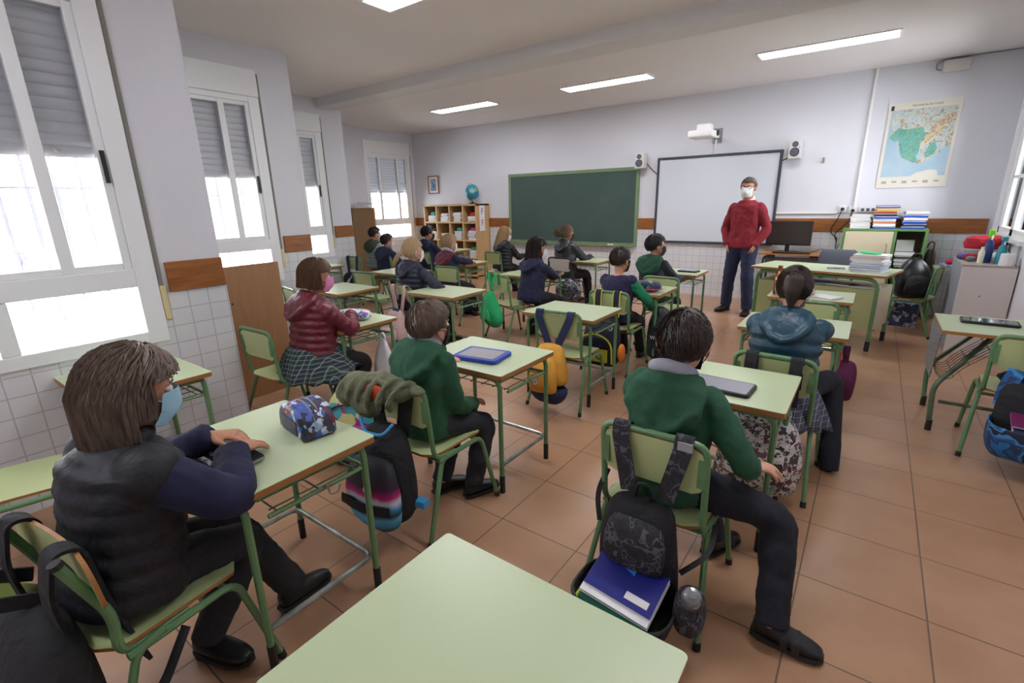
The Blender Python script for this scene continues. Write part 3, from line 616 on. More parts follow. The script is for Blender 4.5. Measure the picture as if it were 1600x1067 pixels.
# ================================================================ TEACHER'S CORNER
def at(ox, oy, rz, oz=0): return Matrix.Translation((ox, oy, oz)) @ Euler((0, 0, rz)).to_matrix().to_4x4()
t = thing('teacher_desk', 'wide pale green teacher desk with olive front and side panels', 'desk', (-.37, 6.12, 0), R(-13.5)); hw, hd, h = .62, .32, .75
b = MB(); b.box((-hw, -hd, h-.024), (hw, hd, h-.003), 1).box((-hw, -hd, h-.003), (hw, hd, h), 0); b.build('tabletop', [M['lam'], M['edge']], t, smooth=False, bevel=.002)
for sx in (-1, 1):
    for sy in (-1, 1):
        o = MB().tube(fillet([(sx*(hw-.06), sy*(hd-.05), .05), (sx*(hw-.06), sy*(hd-.05), h-.045), (sx*(hw-.3), sy*(hd-.05), h-.045)], .11, 6), .019, 10).build('leg', M['green'], t)
        MB().tube([(sx*(hw-.06), sy*(hd-.05), 0), (sx*(hw-.06), sy*(hd-.05), .1)], .022, 10).build('foot_cap', M['rubber'], o)
for sy in (-1, 1): MB().tube([(-hw+.28, sy*(hd-.05), h-.045), (hw-.28, sy*(hd-.05), h-.045)], .017, 10).build('top_rail', M['green'], t)
MB().box((-hw+.05, -hd+.05, .2), (hw-.05, -hd+.068, h-.15)).build('front_panel', M['olive'], t, smooth=False)
MB().box((hw-.07, -hd+.05, .2), (hw-.052, hd-.04, h-.15)).build('side_panel', M['cream'], t, smooth=False)
MB().box((-hw+.07, -hd+.07, h-.165), (hw-.07, hd-.06, h-.15)).build('shelf', M['olive'], t, smooth=False)
A = at(-.37, 6.12, R(-13.5))
for i, (x, y, rz, c, l) in enumerate(((-.02, -.1, 20, (150, 170, 205), 'blue sheet on the shelf under the teacher desk'), (.22, -.08, -8, (232, 232, 230), 'white sheets on the shelf under the teacher desk'), (.42, -.1, 12, (222, 222, 224), 'white papers at the right end of the shelf under the teacher desk'))):
    o = tag(MB().box((-.13, -.1, 0), (.13, .1, .008)).build('paper_sheet', solidcol('sheet%d' % i, c), None, smooth=False), l, 'paper'); o.location = A @ V((x, y, h-.148)); o.rotation_euler = (0, 0, R(rz-13))
o = tag(MB().box((-.075, -.03, 0), (.075, .03, .012)).build('card_box', patch_mat('card_print', [(60, 66, 130), (220, 220, 226), (90, 96, 160)], 60, .5), None, smooth=False), 'small blue and white card box on the teacher desk', 'box'); o.location = A @ V((.12, -.03, h+.001)); o.rotation_euler = (0, 0, R(10))
z = h+.001; rnd = random.Random(3); p0 = A @ V((.46, -.02, 0))
labs = ['bottom', 'second', 'third', 'fourth', 'fifth', 'sixth', 'seventh', 'eighth']
for k, c in enumerate(('w', 'blue', 'w', 'blue', 'w', 'w', 'red', 'w')):
    hh_ = rnd.uniform(.016, .024)
    book(p0.x+rnd.uniform(-.01, .01)-.05, p0.y+rnd.uniform(-.01, .01), z, .22, .27, hh_, R(70+rnd.uniform(-7, 7)), spm[2] if c == 'w' else fancy[c], '%s notebook from below in the stack on the teacher desk' % labs[k], 'notebooks stacked on the teacher desk', 'notebook', 'notebook'); z += hh_+.0006
o = tag(MB().ell((0, 0, .012), (.1, .05, .013), sq=.7).build('pencil_sleeve', solidcol('bright_green', (70, 200, 120), .35)), 'bright green pouch on top of the notebook stack', 'pouch'); o.location = (p0.x-.07, p0.y, z); o.rotation_euler = (0, .1, R(-20))
# teacher chair
t = thing('office_chair', 'grey upholstered chair behind the teacher desk', 'chair', (-.29, 6.72, 0), R(180))
b = MB(); b.loft([((0, -.2, .57), (.17, 0, 0), (0, .02, 0)), ((0, -.205, .62), (.195, 0, 0), (0, .028, 0)), ((0, -.21, .75), (.2, 0, 0), (0, .03, 0)), ((0, -.215, .84), (.185, 0, 0), (0, .026, 0)), ((0, -.216, .87), (.16, 0, 0), (0, .014, 0))], 24, sq=4); b.build('backrest', M['grey'], t)
MB().ell((0, 0, .44), (.22, .21, .035), sq=.5, nu=24).build('seat', M['grey'], t)
for s in (-1, 1):
    MB().tube(fillet([(s*.15, -.2, .6), (s*.19, -.24, .4), (s*.22, -.24, .01)], .03, 4), .012, 8).build('leg', M['black'], t)
    MB().tube(fillet([(s*.19, -.2, .4), (s*.2, .18, .4), (s*.22, .2, .01)], .03, 4), .012, 8).build('leg', M['black'], t)
# computer table, monitor, keyboard
t = thing('computer_table', 'small wooden topped computer table with dark tube frame under the monitor', 'table', (-.82, 7.56, 0))
MB().box((-.4, -.22, .735), (.4, .22, .755)).build('tabletop', M['edge'], t, smooth=False, bevel=.003)
for sx in (-1, 1):
    for sy in (-1, 1): MB().tube(fillet([(sx*.34, sy*.18, 0), (sx*.34, sy*.18, .715), (sx*.2, sy*.18, .72)], .06, 5), .014, 8).build('leg', solidcol('navy_tube', (52, 62, 84), .4), t)
MB().box((-.33, -.1, .6), (.33, -.09, .7)).build('cable_tray', mat('perforated_grey', (150, 150, 148), .5, (70, 70, 72), 120, .1), t, smooth=False)
t = thing('monitor', 'black computer monitor on the small table against the front wall', 'monitor', (-.92, 7.62, .7552))
MB().box((-.27, -.02, .09), (.27, .02, .41)).build('casing', M['black'], t, smooth=False, bevel=.005); MB().box((-.255, -.023, .11), (.255, -.02, .395)).build('screen', mat('dark_screen', (52, 46, 44), .25), t, smooth=False)
MB().box((-.025, -.01, .01), (.025, .015, .12)).build('neck', M['black'], t, smooth=False); MB().box((-.12, -.08, 0), (.12, .08, .012)).build('foot', M['black'], t, smooth=False, bevel=.004)
tag(MB().box((-.22, -.07, 0), (.22, .07, .02)).build('keyboard', M['black'], None, smooth=False, bevel=.006), 'black keyboard on the computer table', 'keyboard').location = (-.84, 7.42, .7552)
cable('monitor_cable', [(-.62, 7.5, .77), (-.5, 7.46, .83), (-.42, 7.5, .79), (-.36, 7.6, .79), (-.34, 7.8, .86)], 'black cable curling right of the keyboard', .005)
# cabinet with cream door and shelves
X0, X1, Y0, Y1, ZT = -.31, .52, 7.46, 7.86, 1.085
t = thing('cabinet', 'green edged cabinet with a cream door at left and open shelves at right', 'cabinet', (X0, Y0, 0)); W = X1-X0; D = Y1-Y0; b = MB(); f = .028; xm = W*.62
for a, c in (((0, 0, 0), (f, D, ZT)), ((W-f, 0, 0), (W, D, ZT)), ((f, 0, ZT-f), (W-f, D, ZT)), ((f, 0, .06), (W-f, D, .06+f)), ((xm, 0, .09), (xm+f, D, ZT-f)), ((xm+f, 0, .55), (W-f, D, .575)), ((xm+f, 0, .33), (W-f, D, .35))): b.box(a, c)
b.build('frame', mat('cabinet_green', (100, 142, 84), .45), t, smooth=False, bevel=.003)
MB().box((f, D-.012, .08), (W-f, D-.004, ZT-f)).build('back_panel', solidcol('cabinet_back', (140, 122, 98), .7), t, smooth=False)
dd = MB().box((f+.003, -.006, .1), (xm-.003, .014, ZT-f-.004)).build('door', M['cream'], t, smooth=False)
MB().tube(fillet([(xm-.06, -.006, .8), (xm-.05, -.03, .81), (xm-.05, -.03, .9), (xm-.06, -.006, .91)], .012, 4), .005, 8).build('door_handle', M['chrome'], dd)
MB().box((xm+f+.005, -.004, .09), (W-f-.005, .01, .325)).build('drawer_front', M['cream'], t, smooth=False)
def folder(x, y, z, w, d, h, rz, mt, label, group, cat, name):
    t = thing(name, label, cat, (x, y, z), rz, group)
    MB().box((-w/2, -d/2, 0), (w/2, d/2, h*.55), 0).box((-w/2+.004, -d/2+.012, h*.55), (w/2-.004, d/2-.003, h*.86), 1).box((-w/2, -d/2+.01, h*.86), (w/2, d/2, h), 0).build('cover', [mt, M['paper']], t, smooth=False)
def pile(n, x, y, z, w, d, cols_, lab, grp, seed=1, h0=.012, h1=.03, rz=4, cat='book', nm='book', names=None):
    rn = random.Random(seed)
    for k in range(n):
        c = cols_[k % len(cols_)]; mt_ = fancy[c] if c in fancy else spm[int(c)]; hh = rn.uniform(h0, h1)
        w_ = {0: 'lowest', n-1: 'topmost'}.get(k, labs[k] if k < 8 else '%dth' % (k+1))
        (folder if nm == 'folder' else book)(x+rn.uniform(-.01, .01), y+rn.uniform(-.008, .008), z, w, d, hh, R(rn.uniform(-rz, rz)), mt_, (names[k] if names else '%s %s counted from below' % (w_, lab)), grp, cat, nm); z += hh+.0006
    return z
pile(7, -.145, 7.66, ZT+.0005, .21, .3, '3201042', 'white paper bundle in the left stack on the green cabinet,', 'paper bundles on the cabinet', 2, .018, .026, cat='paper', nm='paper_bundle')
pile(9, .095, 7.64, ZT+.0005, .22, .31, ['blue', '0', 'orange', '3', 'blue', 'black', 'red', 'yellow', 'purple'], 'folder in the taller middle stack on the green cabinet,', 'folders on the cabinet', 3, .022, .036, cat='folder', nm='folder')
pile(6, .38, 7.65, ZT+.0005, .22, .31, ['blue', 'navy', 'blue', '3', 'blue', '1'], 'folder in the right stack on the green cabinet,', 'folders on the cabinet', 4, .028, .04, cat='folder', nm='folder')
pile(6, X0+xm+f+.115, Y0+.16, .5755, .19, .27, ['1', 'black', '0', '3', 'black', '2'], 'folder inside the open shelf of the green cabinet,', 'folders in the cabinet shelf', 5, .03, .045, 2, 'folder', 'folder')
tag(MB().box((-.085, -.06, 0), (.085, .06, .13)).build('paper_box', M['paper'], None, smooth=False), 'white paper stack standing on the folders inside the open shelf', 'paper').location = (X0+xm+f+.1, Y0+.16, .82)
# black backpack on the chair by the cabinet, crate under it
# low side table with papers, umbrellas
t = thing('side_table', 'narrow green framed table in the right corner under a checked cloth', 'table', (.83, 7.5, 0)); b = MB()
MB().box((-.2, -.16, .645), (.2, .16, .665)).build('tabletop', M['lam'], t, smooth=False)
for sx in (-1, 1):
    for sy in (-1, 1): MB().tube([(sx*.18, sy*.14, 0), (sx*.18, sy*.14, .645)], .0125, 8).build('leg', M['green'], t)
tag(MB().box((-.15, -.15, 0), (.17, .14, .03)).build('checked_cloth', plaid('blue_check', (120, 134, 160), (226, 228, 232), (40, 50, 80), ax=('X', 'Y')), None, smooth=False, bevel=.008), 'folded blue and white checked cloth on the corner table', 'cloth').location = (.83, 7.5, .6655)
for i, (dx, dz, c, l) in enumerate(((-.06, 0, (210, 30, 90), 'crimson packet on the checked cloth'), (.05, 0, (236, 236, 240), 'white crumpled packet on the checked cloth'), (.11, .0, (40, 90, 190), 'blue packet at the right of the checked cloth'))):
    tag(MB().ell((0, 0, .03), (.05, .04, .03), sq=.7).build('packet', solidcol('packet%d' % i, c, .35)), l, 'packet').location = (.83+dx, 7.46+.05*i, .697)
def umbrella(x, y, c, l, tilt=0, top=.98):
    t = thing('umbrella', l, 'umbrella', (x, y, 0)); m = solidcol('umb'+l[:5], c, .6)
    MB().lathe([(.004, .02), (.012, .1), (.035, .35), (.04, .6), (.03, .78), (.012, .84)], n=14).build('canopy', m, t)
    MB().tube(fillet([(0, 0, .0), (0, 0, top-.03), (0, 0, top+.02), (-.05, 0, top+.02), (-.06, 0, top-.05)], .03, 5), .009, 8).build('handle', m, t)
umbrella(.62, 7.78, (100, 74, 52), 'brown folded umbrella with curved handle leaning in the corner', top=.9)
umbrella(.575, 7.7, (34, 32, 32), 'black folded umbrella with bent handle beside the cabinet', top=.72)
# white cupboard at the right with things on it
t = thing('cupboard', 'white front low cupboard with grey side near the right wall', 'cupboard', (.72, 6.1, 0)); w_, d_, h_ = .37, .75, .825
MB().box((0, .02, 0), (w_, d_, h_)).build('carcass', mat('grey_side', (150, 156, 168), .45), t, smooth=False)
MB().box((.0, 0, 0), (w_, .018, h_)).build('door', mat('pinkish_white_board', (222, 214, 212), .4), t, smooth=False, bevel=.002)
MB().tube([(.16, -.001, .56), (.16, .003, .56)], .006, 8).build('keyhole', M['black'], t)
MB().box((-.003, -.003, h_), (w_, d_, h_+.018)).build('top_board', mat('top_board', (170, 160, 152), .5), t, smooth=False)
zt = h_+.0185
def tg(o, l, c, loc, rz=0, **k): o.location = loc; o.rotation_euler = (0, 0, rz); return tag(o, l, c, **k)
tg(MB().loft([((0, 0, 0), (.15, 0, 0), (0, .09, 0)), ((0, 0, .05), (.16, 0, 0), (0, .1, 0)), ((0, 0, .1), (.15, 0, 0), (0, .085, 0)), ((0, 0, .125), (.11, 0, 0), (0, .05, 0))], 24, sq=3).build('folded_jacket', cloth('red_cloth', (176, 30, 44)), None, disp=(.02, .07)), 'bright red folded jacket at the back of the white cupboard', 'jacket', (.92, 6.72, zt+.1))
tg(MB().box((-.16, -.1, 0), (.16, .1, .1)).build('storage_box', mat('box_grey', (160, 166, 172), .5), None, smooth=False, bevel=.006), 'grey storage box under the red jacket on the cupboard', 'box', (.92, 6.72, zt))
tg(MB().ell((0, 0, .035), (.1, .06, .035), sq=.7).build('cloth_bundle', cloth('dark_red_cloth', (150, 24, 36)), None, disp=(.015, .05)), 'dark red crumpled cloth in front of the storage box', 'cloth', (.85, 6.52, zt))
for k, (x, y, r, c, l) in enumerate(((.8, 6.42, .025, (110, 110, 116), 'grey clothes peg pile on the left of the cupboard top'), (.76, 6.6, .03, (60, 80, 160), 'blue and white rag at the left edge of the cupboard top'), (.78, 6.78, .03, (190, 60, 60), 'red and blue packet at the far left of the cupboard top'))):
    tg(MB().ell((0, 0, r), (r*1.6, r*1.3, r), sq=.8).build('small_packet', solidcol('sp%d' % k, c, .5), None, disp=(.01, .03)), l, 'packet', (x, y, zt))
def spray(x, y, body, head, l, hh=.2):
    t = thing('spray_bottle', l, 'spray bottle', (x, y, zt)); m1 = mat('bottle_'+l[:4], body, .25, trans=.3)
    MB().lathe([(.001, 0), (.034, 0), (.036, .02), (.036, hh*.5), (.03, hh*.68), (.013, hh*.8), (.013, hh*.86)], n=18).build('bottle', m1, t)
    MB().box((-.022, -.05, hh*.95), (.018, .018, hh*1.12)).tube([(0, 0, hh*.84), (0, 0, hh*.98)], .016, 12).build('spray_head', solidcol('head_'+l[:4], head, .4), t, smooth=True, bevel=.004)
    MB().tube([(0, -.035, hh*.95), (0, -.05, hh*.8)], .005, 6).build('trigger', M['paper'], t)
spray(.90, 6.36, (50, 70, 140), (140, 220, 40), 'tall blue spray bottle with lime green top on the cupboard', .27)
spray(.985, 6.3, (70, 170, 190), (40, 150, 170), 'teal spray bottle with teal head on the cupboard', .22)
tg(MB().lathe([(.001, 0), (.022, 0), (.024, .1), (.012, .13), (.012, .15), (.001, .15)], n=16).build('glue_bottle', solidcol('glue', (226, 228, 210), .4)), 'small white and green bottle leaning left of the blue spray', 'bottle', (.85, 6.28, zt))
tg(MB().lathe([(.03, 0), (.055, 0), (.052, .1), (.045, .105), (.015, .105), (.015, 0)], n=24).build('paper_roll', M['paper']), 'white paper roll standing at the right front of the cupboard', 'paper roll', (1.015, 6.17, zt))
tg(MB().ell((0, 0, .05), (.075, .06, .05), sq=.85).build('wipes_pack', solidcol('wipes', (214, 222, 226), .4)), 'pale wipes pack behind the paper roll', 'pack', (1.01, 6.44, zt), 0)
# boards by the left wall
t = thing('brown_board', 'large brown board panel standing upright by the second left window', 'board', (-4.3, 1.46, 0)); MB().box((.425, 0, 0), (.45, .6, 1.06)).build('panel', M['brown'], t, smooth=False)
MB().tube([(.451, .2, .78), (.447, .2, .78)], .008, 10).build('screw_hole', M['black'], t)
t = thing('tall_board', 'tall birch board panel standing left of the far window with drawings on top', 'board', (-8.2, 6.0, 0)); MB().box((0, 0, 0), (.66, .03, 1.44)).build('panel', M['ply'], t, smooth=False); MB().box((-.02, -.004, 0), (.0, .03, 1.44)).build('edge_strip', solidcol('dark_edge', (92, 66, 44)), t, smooth=False)
o = tag(MB().box((-.24, -.18, 0), (.24, .18, .006)).build('drawing_sheets', patch_mat('drawing_print', [(236, 236, 238), (230, 230, 234), (150, 170, 190), (238, 236, 236)], 30, .7, 'NOISE'), None, smooth=False), 'white sheets of drawings hanging over the top of the tall birch board', 'paper'); o.location = (-8.0, 6.03, 1.49); o.rotation_euler = (R(14), R(3), 0)
# ================================================================ THINGS ON THE DESKS
def tablet(x, y, rz, case, scr, l, w=.235, d=.165, th=.016, z=.6705, rim=.012):
    t = thing('tablet', l, 'tablet', (x, y, z), R(rz)); MB().prism(rounded(w, d, .02, 4), 0, th, 'z').build('case', case, t, smooth=False, bevel=.003)
    MB().prism(rounded(w-2*rim, d-2*rim, .008, 3), th-.001, th+.001, 'z').build('screen', scr, t, smooth=False); return t
SCR = mat('matt_screen', (130, 130, 142), .3); SCG = mat('gloss_screen', (36, 38, 44), .06)
tablet(-1.63, 1.935, 8, mat('royal_blue_rubber', (42, 70, 168), .5), mat('dusty_screen', (140, 136, 140), .4), 'tablet in a thick royal blue case on the second desk', .27, .2, .022, rim=.026)
tablet(-.45, 2.17, -3, M['black'], SCR, 'tablet in a black case on the desk of the nearest boy in green', .27, .165)
tablet(.69, 4.25, -3, M['black'], SCG, 'glossy black tablet on the desk at the right edge', .28, .16)
tablet(-1.66, 5.73, -5, M['black'], mat('bluish_screen', (150, 160, 176), .2), 'small black tablet on the front desk below the whiteboard', .22, .15)
tablet(-3.0, 4.9, 10, M['black'], SCG, 'dark tablet at the right side of the long dark haired pupil', .2, .15)
tablet(-4.66, 4.12, 10, M['black'], SCG, 'dark phone sized tablet on the desk left of the fair haired boy', .15, .09)
# tablet held by the nearest child, with lettering
t = thing('tablet', 'black tablet with white lettering propped under the forearms of the long haired child', 'tablet', (-1.65, .59, .6715), R(2)); t.rotation_euler = (R(4), 0, R(0))
MB().prism(rounded(.25, .17, .012, 4), 0, .012, 'z').build('case', M['black'], t, smooth=False, bevel=.002); lt = mat('white_print', (225, 226, 230), .5)
text('DONT TOUCH', .024, (-.02, -.01, .0125), (0, 0, 0), lt, t); text('MY PAD', .024, (-.015, -.04, .0125), (0, 0, 0), lt, t)
MB().box((.1245, -.08, .002), (.1262, .08, .011)).build('metal_edge', M['chrome'], t, smooth=False)
def pencil_case(x, y, rz, m, l, w=.2, d=.09, h=.1, tr=M['steel']):
    t = thing('pencil_case', l, 'pencil case', (x, y, .6705), R(rz))
    pf = [(-w*.47, 0), (w*.47, 0), (w*.5, h*.12)]+[(w*.5*math.cos(R(a))**.75, h*(.3+.7*math.sin(R(a))**.9)) for a in range(6, 90, 8)]
    pf += [(-x, z) for x, z in pf[:1:-1]]
    b = MB(); b.prism(pf, -d/2, d/2, 'y'); b.build('bag', m, t, bevel=.014, angle=50)
    for y0 in (-.012, .012):
        pts = [(math.cos(R(a))*w*.49, y0-.3*d*0, h*(.3+.7*math.sin(R(a))**.9)+.003) for a in range(0, 181, 12)]; MB().tube([(x*1.0, y, z) for x, y, z in pts], .0035, 6).build('zip', tr, t)
    MB().loft([((0, -d*.5-.001, h*.15), (w*.3, 0, 0), (0, .004, 0)), ((0, -d*.52, h*.3), (w*.33, 0, 0), (0, .006, 0)), ((0, -d*.5, h*.62), (w*.28, 0, 0), (0, .004, 0))], 20, sq=4).build('front_pocket', mat('pocket_grey', (58, 60, 72), .6, (84, 86, 100), 40, .3), t)
    MB().ribbon(fillet([(-w*.49, 0, h*.45), (-w*.62, 0, h*.4), (-w*.63, 0, h*.12), (-w*.5, 0, h*.15)], .012, 4), .014, .002, (0, 1, 0)).build('loop', M['black'], t); return t
pencil_case(-1.615, .885, -8, patch_mat('space_print', [(44, 46, 66), (60, 90, 170), (150, 170, 210), (120, 40, 44), (34, 34, 46), (50, 50, 76), (196, 206, 226)], 34, .45, dist=.08), 'dark blue and red printed pencil case on the nearest left desk', .215, .13, .118)
t = thing('pencil_case', 'rounded navy pencil case with coloured prints on the desk of the boy with green sleeves', 'pencil case', (-1.60, 4.28, .6705), R(8))
MB().ell((0, 0, .05), (.13, .075, .05), sq=.8, nu=24, nv=14).build('bag', patch_mat('navy_print', [(30, 44, 90), (34, 48, 96), (200, 70, 90), (40, 60, 110), (120, 180, 120)], 30, .5), t); MB().tube([(math.cos(R(a))*.131, math.sin(R(a))*.076, .03) for a in range(0, 360, 15)], .005, 6, closed=True).build('piping', fancy['pink'], t)
t = thing('pencil_case', 'white pink and blue pencil case in the hands of the child in maroon', 'pencil case', (-3.0, 2.13, .6705), R(25)); MB().ell((0, 0, .04), (.12, .055, .04), sq=.75, nu=24, nv=14).build('bag', patch_mat('candy_print', [(232, 232, 238), (214, 90, 170), (226, 220, 232), (80, 130, 190), (236, 236, 240)], 34, .5), t); MB().tube([(-.11, 0, .06), (0, 0, .078), (.11, 0, .06)], .003, 6).build('zip', fancy['pink'], t)
t = thing('bottle', 'shiny copper coloured water bottle on the desk before the teacher desk', 'bottle', (-.59, 4.66, .6705)); MB().lathe([(.001, 0), (.035, 0), (.036, .02), (.036, .13), (.03, .165), (.014, .195), (.014, .212)], n=24).build('bottle', mat('copper_metal', (222, 150, 110), .18, metal=1), t); MB().lathe([(.018, .21), (.0185, .25), (.001, .252)], n=20).build('cap', mat('copper_cap', (176, 116, 84), .25, metal=1), t)
def plush(x, y, l, s=1, c=(226, 218, 208), rz=0, z=.6705):
    b = MB(); rn = random.Random(int(x*100)); [b.ell((rn.uniform(-.1, .1)*s, rn.uniform(-.05, .05)*s, rn.uniform(.03, .07)*s), (.05*s, .045*s, .035*s), nu=12, nv=8) for k in range(12)]
    o = b.build('fluffy_cloth', patch_mat('fluffy_'+l[:5], [c, (236, 230, 222), (206, 190, 172), (150, 120, 96)], 30, .9, 'NOISE'), None, remesh=.008, disp=(.02, .02)); return tg(o, l, 'cloth', (x, y, z), rz)
plush(-.45, 4.76, 'fluffy white cloth bag left of the ponytail on the desk with the copper bottle'); 
o = tag(MB().box((-.1, -.075, 0), (.1, .075, .012)).build('open_notebook', M['paper'], None, smooth=False, bevel=.003), 'white open notebook right of the dark ponytail', 'notebook'); o.location = (-.24, 4.72, .6705); o.rotation_euler = (0, 0, R(-30))
# ================================================================ BAGS
def strap(t, pts, w, th, m, name='strap', side=(1, 0, 0), f=.05): return MB().ribbon(fillet(pts, f, 5), w, th, side).build(name, m, t)
def over_straps(t, m, w=.045, gap=.2, top=.735, zb=.5, y=0, dy=.03, xs=None, conv=.05, piping=None):
    # two shoulder straps looped over a chair's top bar; local origin on the floor under the bar, bag hangs at -y
    for s in (-1, 1):
        x = s*gap/2; xb = s*(gap/2-conv)
        pts = [(xb, y-.03, zb), (x, y-.022, top-.04), (x, y-.012, top+.004), (x, y+.012, top+.004), (x, y+.022, top-.05), (x, y+.026, top-.16)]
        o = strap(t, pts, w, .007, m, 'shoulder_strap', f=.02)
        if piping:
            for e in (-1, 1): MB().tube(fillet([(a+e*w/2, b_-.004, c) for a, b_, c in pts[:4]], .02, 5), .004, 6).build('strap_piping', piping, o)
def sack(t, prof, m, name='bag', sq=2.6, disp=(.02, .1), n=28, sub=1, cy=0):
    # prof: list of (z, halfwidth, halfdepth, y, x)
    b = MB(); b.loft([((p[4] if len(p) > 4 else 0, p[3], p[0]), (p[1], 0, 0), (0, p[2], 0)) for p in prof], n, sq=sq); return b.build(name, m, t, sub=sub, disp=disp)
BAGB = cloth('black_bag_fabric', (34, 34, 38), .4, 200, wob=9); CAMO = patch_mat('grey_camouflage', [(36, 36, 40), (48, 48, 54), (40, 40, 46), (88, 88, 98), (38, 38, 42)], 22, .8, 'NOISE')
bar = lambda c: (c[0], c[1]-.20)
# 1. camouflage backpack on the nearest boy's chair
t = thing('backpack', 'open dark grey camouflage backpack hanging from the nearest boy chair', 'backpack', (-.50, 1.47, 0), R(0))
over_straps(t, CAMO, .06, .215, .738, .50, conv=.045)
MB().box((.09, -.026, .70), (.138, -.016, .728)).build('strap_tag', solidcol('tag_grey', (150, 150, 156), .4), t, smooth=False)
sack(t, [(.50, .09, .03, -.05), (.48, .115, .045, -.06), (.40, .13, .06, -.075), (.3, .14, .055, -.08), (.2, .145, .045, -.07), (.12, .145, .03, -.06), (.1, .13, .02, -.06)], BAGB, 'back_panel')
sack(t, [(.46, .07, .02, -.10), (.43, .1, .035, -.115), (.34, .11, .04, -.13), (.28, .105, .03, -.12), (.26, .08, .015, -.12)], CAMO, 'front_pocket', disp=(.012, .06))
b = MB(); rg = []
for (z, a, c, y) in ((.10, .12, .07, -.13), (.085, .13, .085, -.14), (.10, .15, .11, -.155), (.15, .165, .125, -.17), (.20, .17, .13, -.18), (.2, .162, .122, -.18), (.15, .155, .115, -.17), (.11, .14, .1, -.155)):
    rg.append([V((math.copysign(abs(math.cos(q))**.6, math.cos(q))*a, y+math.copysign(abs(math.sin(q))**.6, math.sin(q))*c, z)) for q in [2*math.pi*j/32 for j in range(32)]])
b.rings(rg); b.build('open_lower_part', BAGB, t, sub=1, disp=(.014, .08))
MB().tube([V((math.copysign(abs(math.cos(q))**.6, math.cos(q))*.168, -.18+math.copysign(abs(math.sin(q))**.6, math.sin(q))*.128, .203)) for q in [2*math.pi*j/32 for j in range(32)]], .006, 6, closed=True).build('zip', M['black'], t)
MB().ell((.20, -.13, .20), (.05, .055, .085), sq=.8, nu=18, nv=12).build('side_pocket', CAMO, t, disp=(.01, .05))
strap(t, [(.14, -.05, .26), (.22, -.0, .34), (.21, .08, .4)], .018, .003, M['black'], 'webbing'); strap(t, [(-.17, .03, .52), (-.2, -.0, .42), (-.17, -.03, .33)], .02, .003, M['black'], 'webbing')
MB().tube(fillet([(-.03, -.05, .5), (-.02, -.06, .56), (.02, -.06, .56), (.03, -.05, .5)], .02, 4), .006, 6).build('grab_loop', M['black'], t)
tg(MB().lathe([(.001, 0), (.028, 0), (.03, .03), (.03, .1), (.024, .12), (.012, .125), (.012, .135), (.001, .136)], n=20).build('drink_bottle', mat('clear_plastic', (190, 196, 200), .15, trans=.6)), 'clear plastic bottle in the side pocket of the camouflage backpack', 'bottle', (-.30, 1.335, .235)).rotation_euler = (R(35), R(12), 0)
def slab(n, l, c, x, y, z, w, d, h, rx, ry, rz, cat='notebook', lab=None):
    t = thing(n, l, cat, (x, y, z)); t.rotation_euler = (R(rx), R(ry), R(rz)); MB().box((-w/2, -d/2, 0), (w/2, d/2, h*.12), 0).box((-w/2, -d/2, h*.86), (w/2, d/2, h), 0).box((-w/2+.002, -d/2+.002, h*.12), (w/2-.002, d/2-.002, h*.86), 1).build('cover', [c, M['paper']], t, smooth=False)
    if lab:
        MB().box((.02, -d/2+.02, h), (.1, -d/2+.045, h+.0008)).build('label', M['paper'], t, smooth=False); MB().box((-w/2+.012, d/2-.04, h), (-w/2+.032, d/2-.015, h+.0008)).build('printed_mark', solidcol('mark', (190, 196, 220)), t, smooth=False)
    return t
slab('notebook', 'navy blue notebook on top inside the open camouflage backpack', mat('deep_blue_cover', (26, 34, 128), .35), -.50, 1.31, .245, .24, .17, .012, 22, 3, -4, lab=1)
slab('notebook', 'thick white paper block under the navy notebook in the camouflage backpack', M['paper'], -.503, 1.295, .222, .245, .175, .02, 22, 3, -4)
slab('notebook', 'dark green folder below the white block in the camouflage backpack', fancy['green'] if 0 else mat('dark_green_cover', (10, 100, 76), .4), -.51, 1.285, .205, .23, .19, .012, 22, 3, -7)
slab('notebook', 'lime green notebook lowest in the camouflage backpack', mat('lime_cover', (180, 208, 40), .4), -.525, 1.275, .19, .225, .2, .012, 22, 3, -10)
slab('notebook', 'bright blue notebook peeking out of the front pocket of the camouflage backpack', mat('bright_blue_cover', (30, 110, 190), .4), -.51, 1.34, .275, .07, .1, .006, 65, 0, -15)
# 2. black backpack at the nearest child's chair
t = thing('backpack', 'big black backpack hanging open from the chair at the bottom left', 'backpack', (-1.60, .215, 0), R(8))
for s in (-1, 1): strap(t, [(s*.09, -.12, .40), (s*.125, -.14, .6), (s*.13, -.115, .715), (s*.13, -.06, .70), (s*.13, -.04, .52), (s*.15, .0, .3)], .06, .01, BAGB, 'shoulder_strap', f=.04)
MB().ribbon(fillet([(-.1, -.1, .55), (-.17, -.19, .58), (-.05, -.24, .57), (.0, -.12, .53)], .05, 6), .04, .006, (0, 0, 1)).build('grab_loop', BAGB, t)
sack(t, [(.52, .1, .03, -.13), (.48, .16, .06, -.15), (.36, .2, .1, -.17), (.2, .22, .12, -.19), (.08, .2, .11, -.18), (.05, .15, .08, -.17)], BAGB, 'bag')
sack(t, [(.33, .12, .03, -.27), (.29, .15, .06, -.29), (.18, .16, .07, -.31), (.09, .15, .05, -.3), (.07, .1, .03, -.29)], BAGB, 'front_pocket')
strap(t, [(.2, -.12, .16), (.25, -.02, .25), (.22, .08, .36)], .035, .003, BAGB, 'webbing')
slab('notebook', 'olive green notebook sticking out of the big black backpack', mat('olive_cover', (92, 108, 30), .5), -1.74, .02, .42, .2, .2, .012, 50, 0, 30)
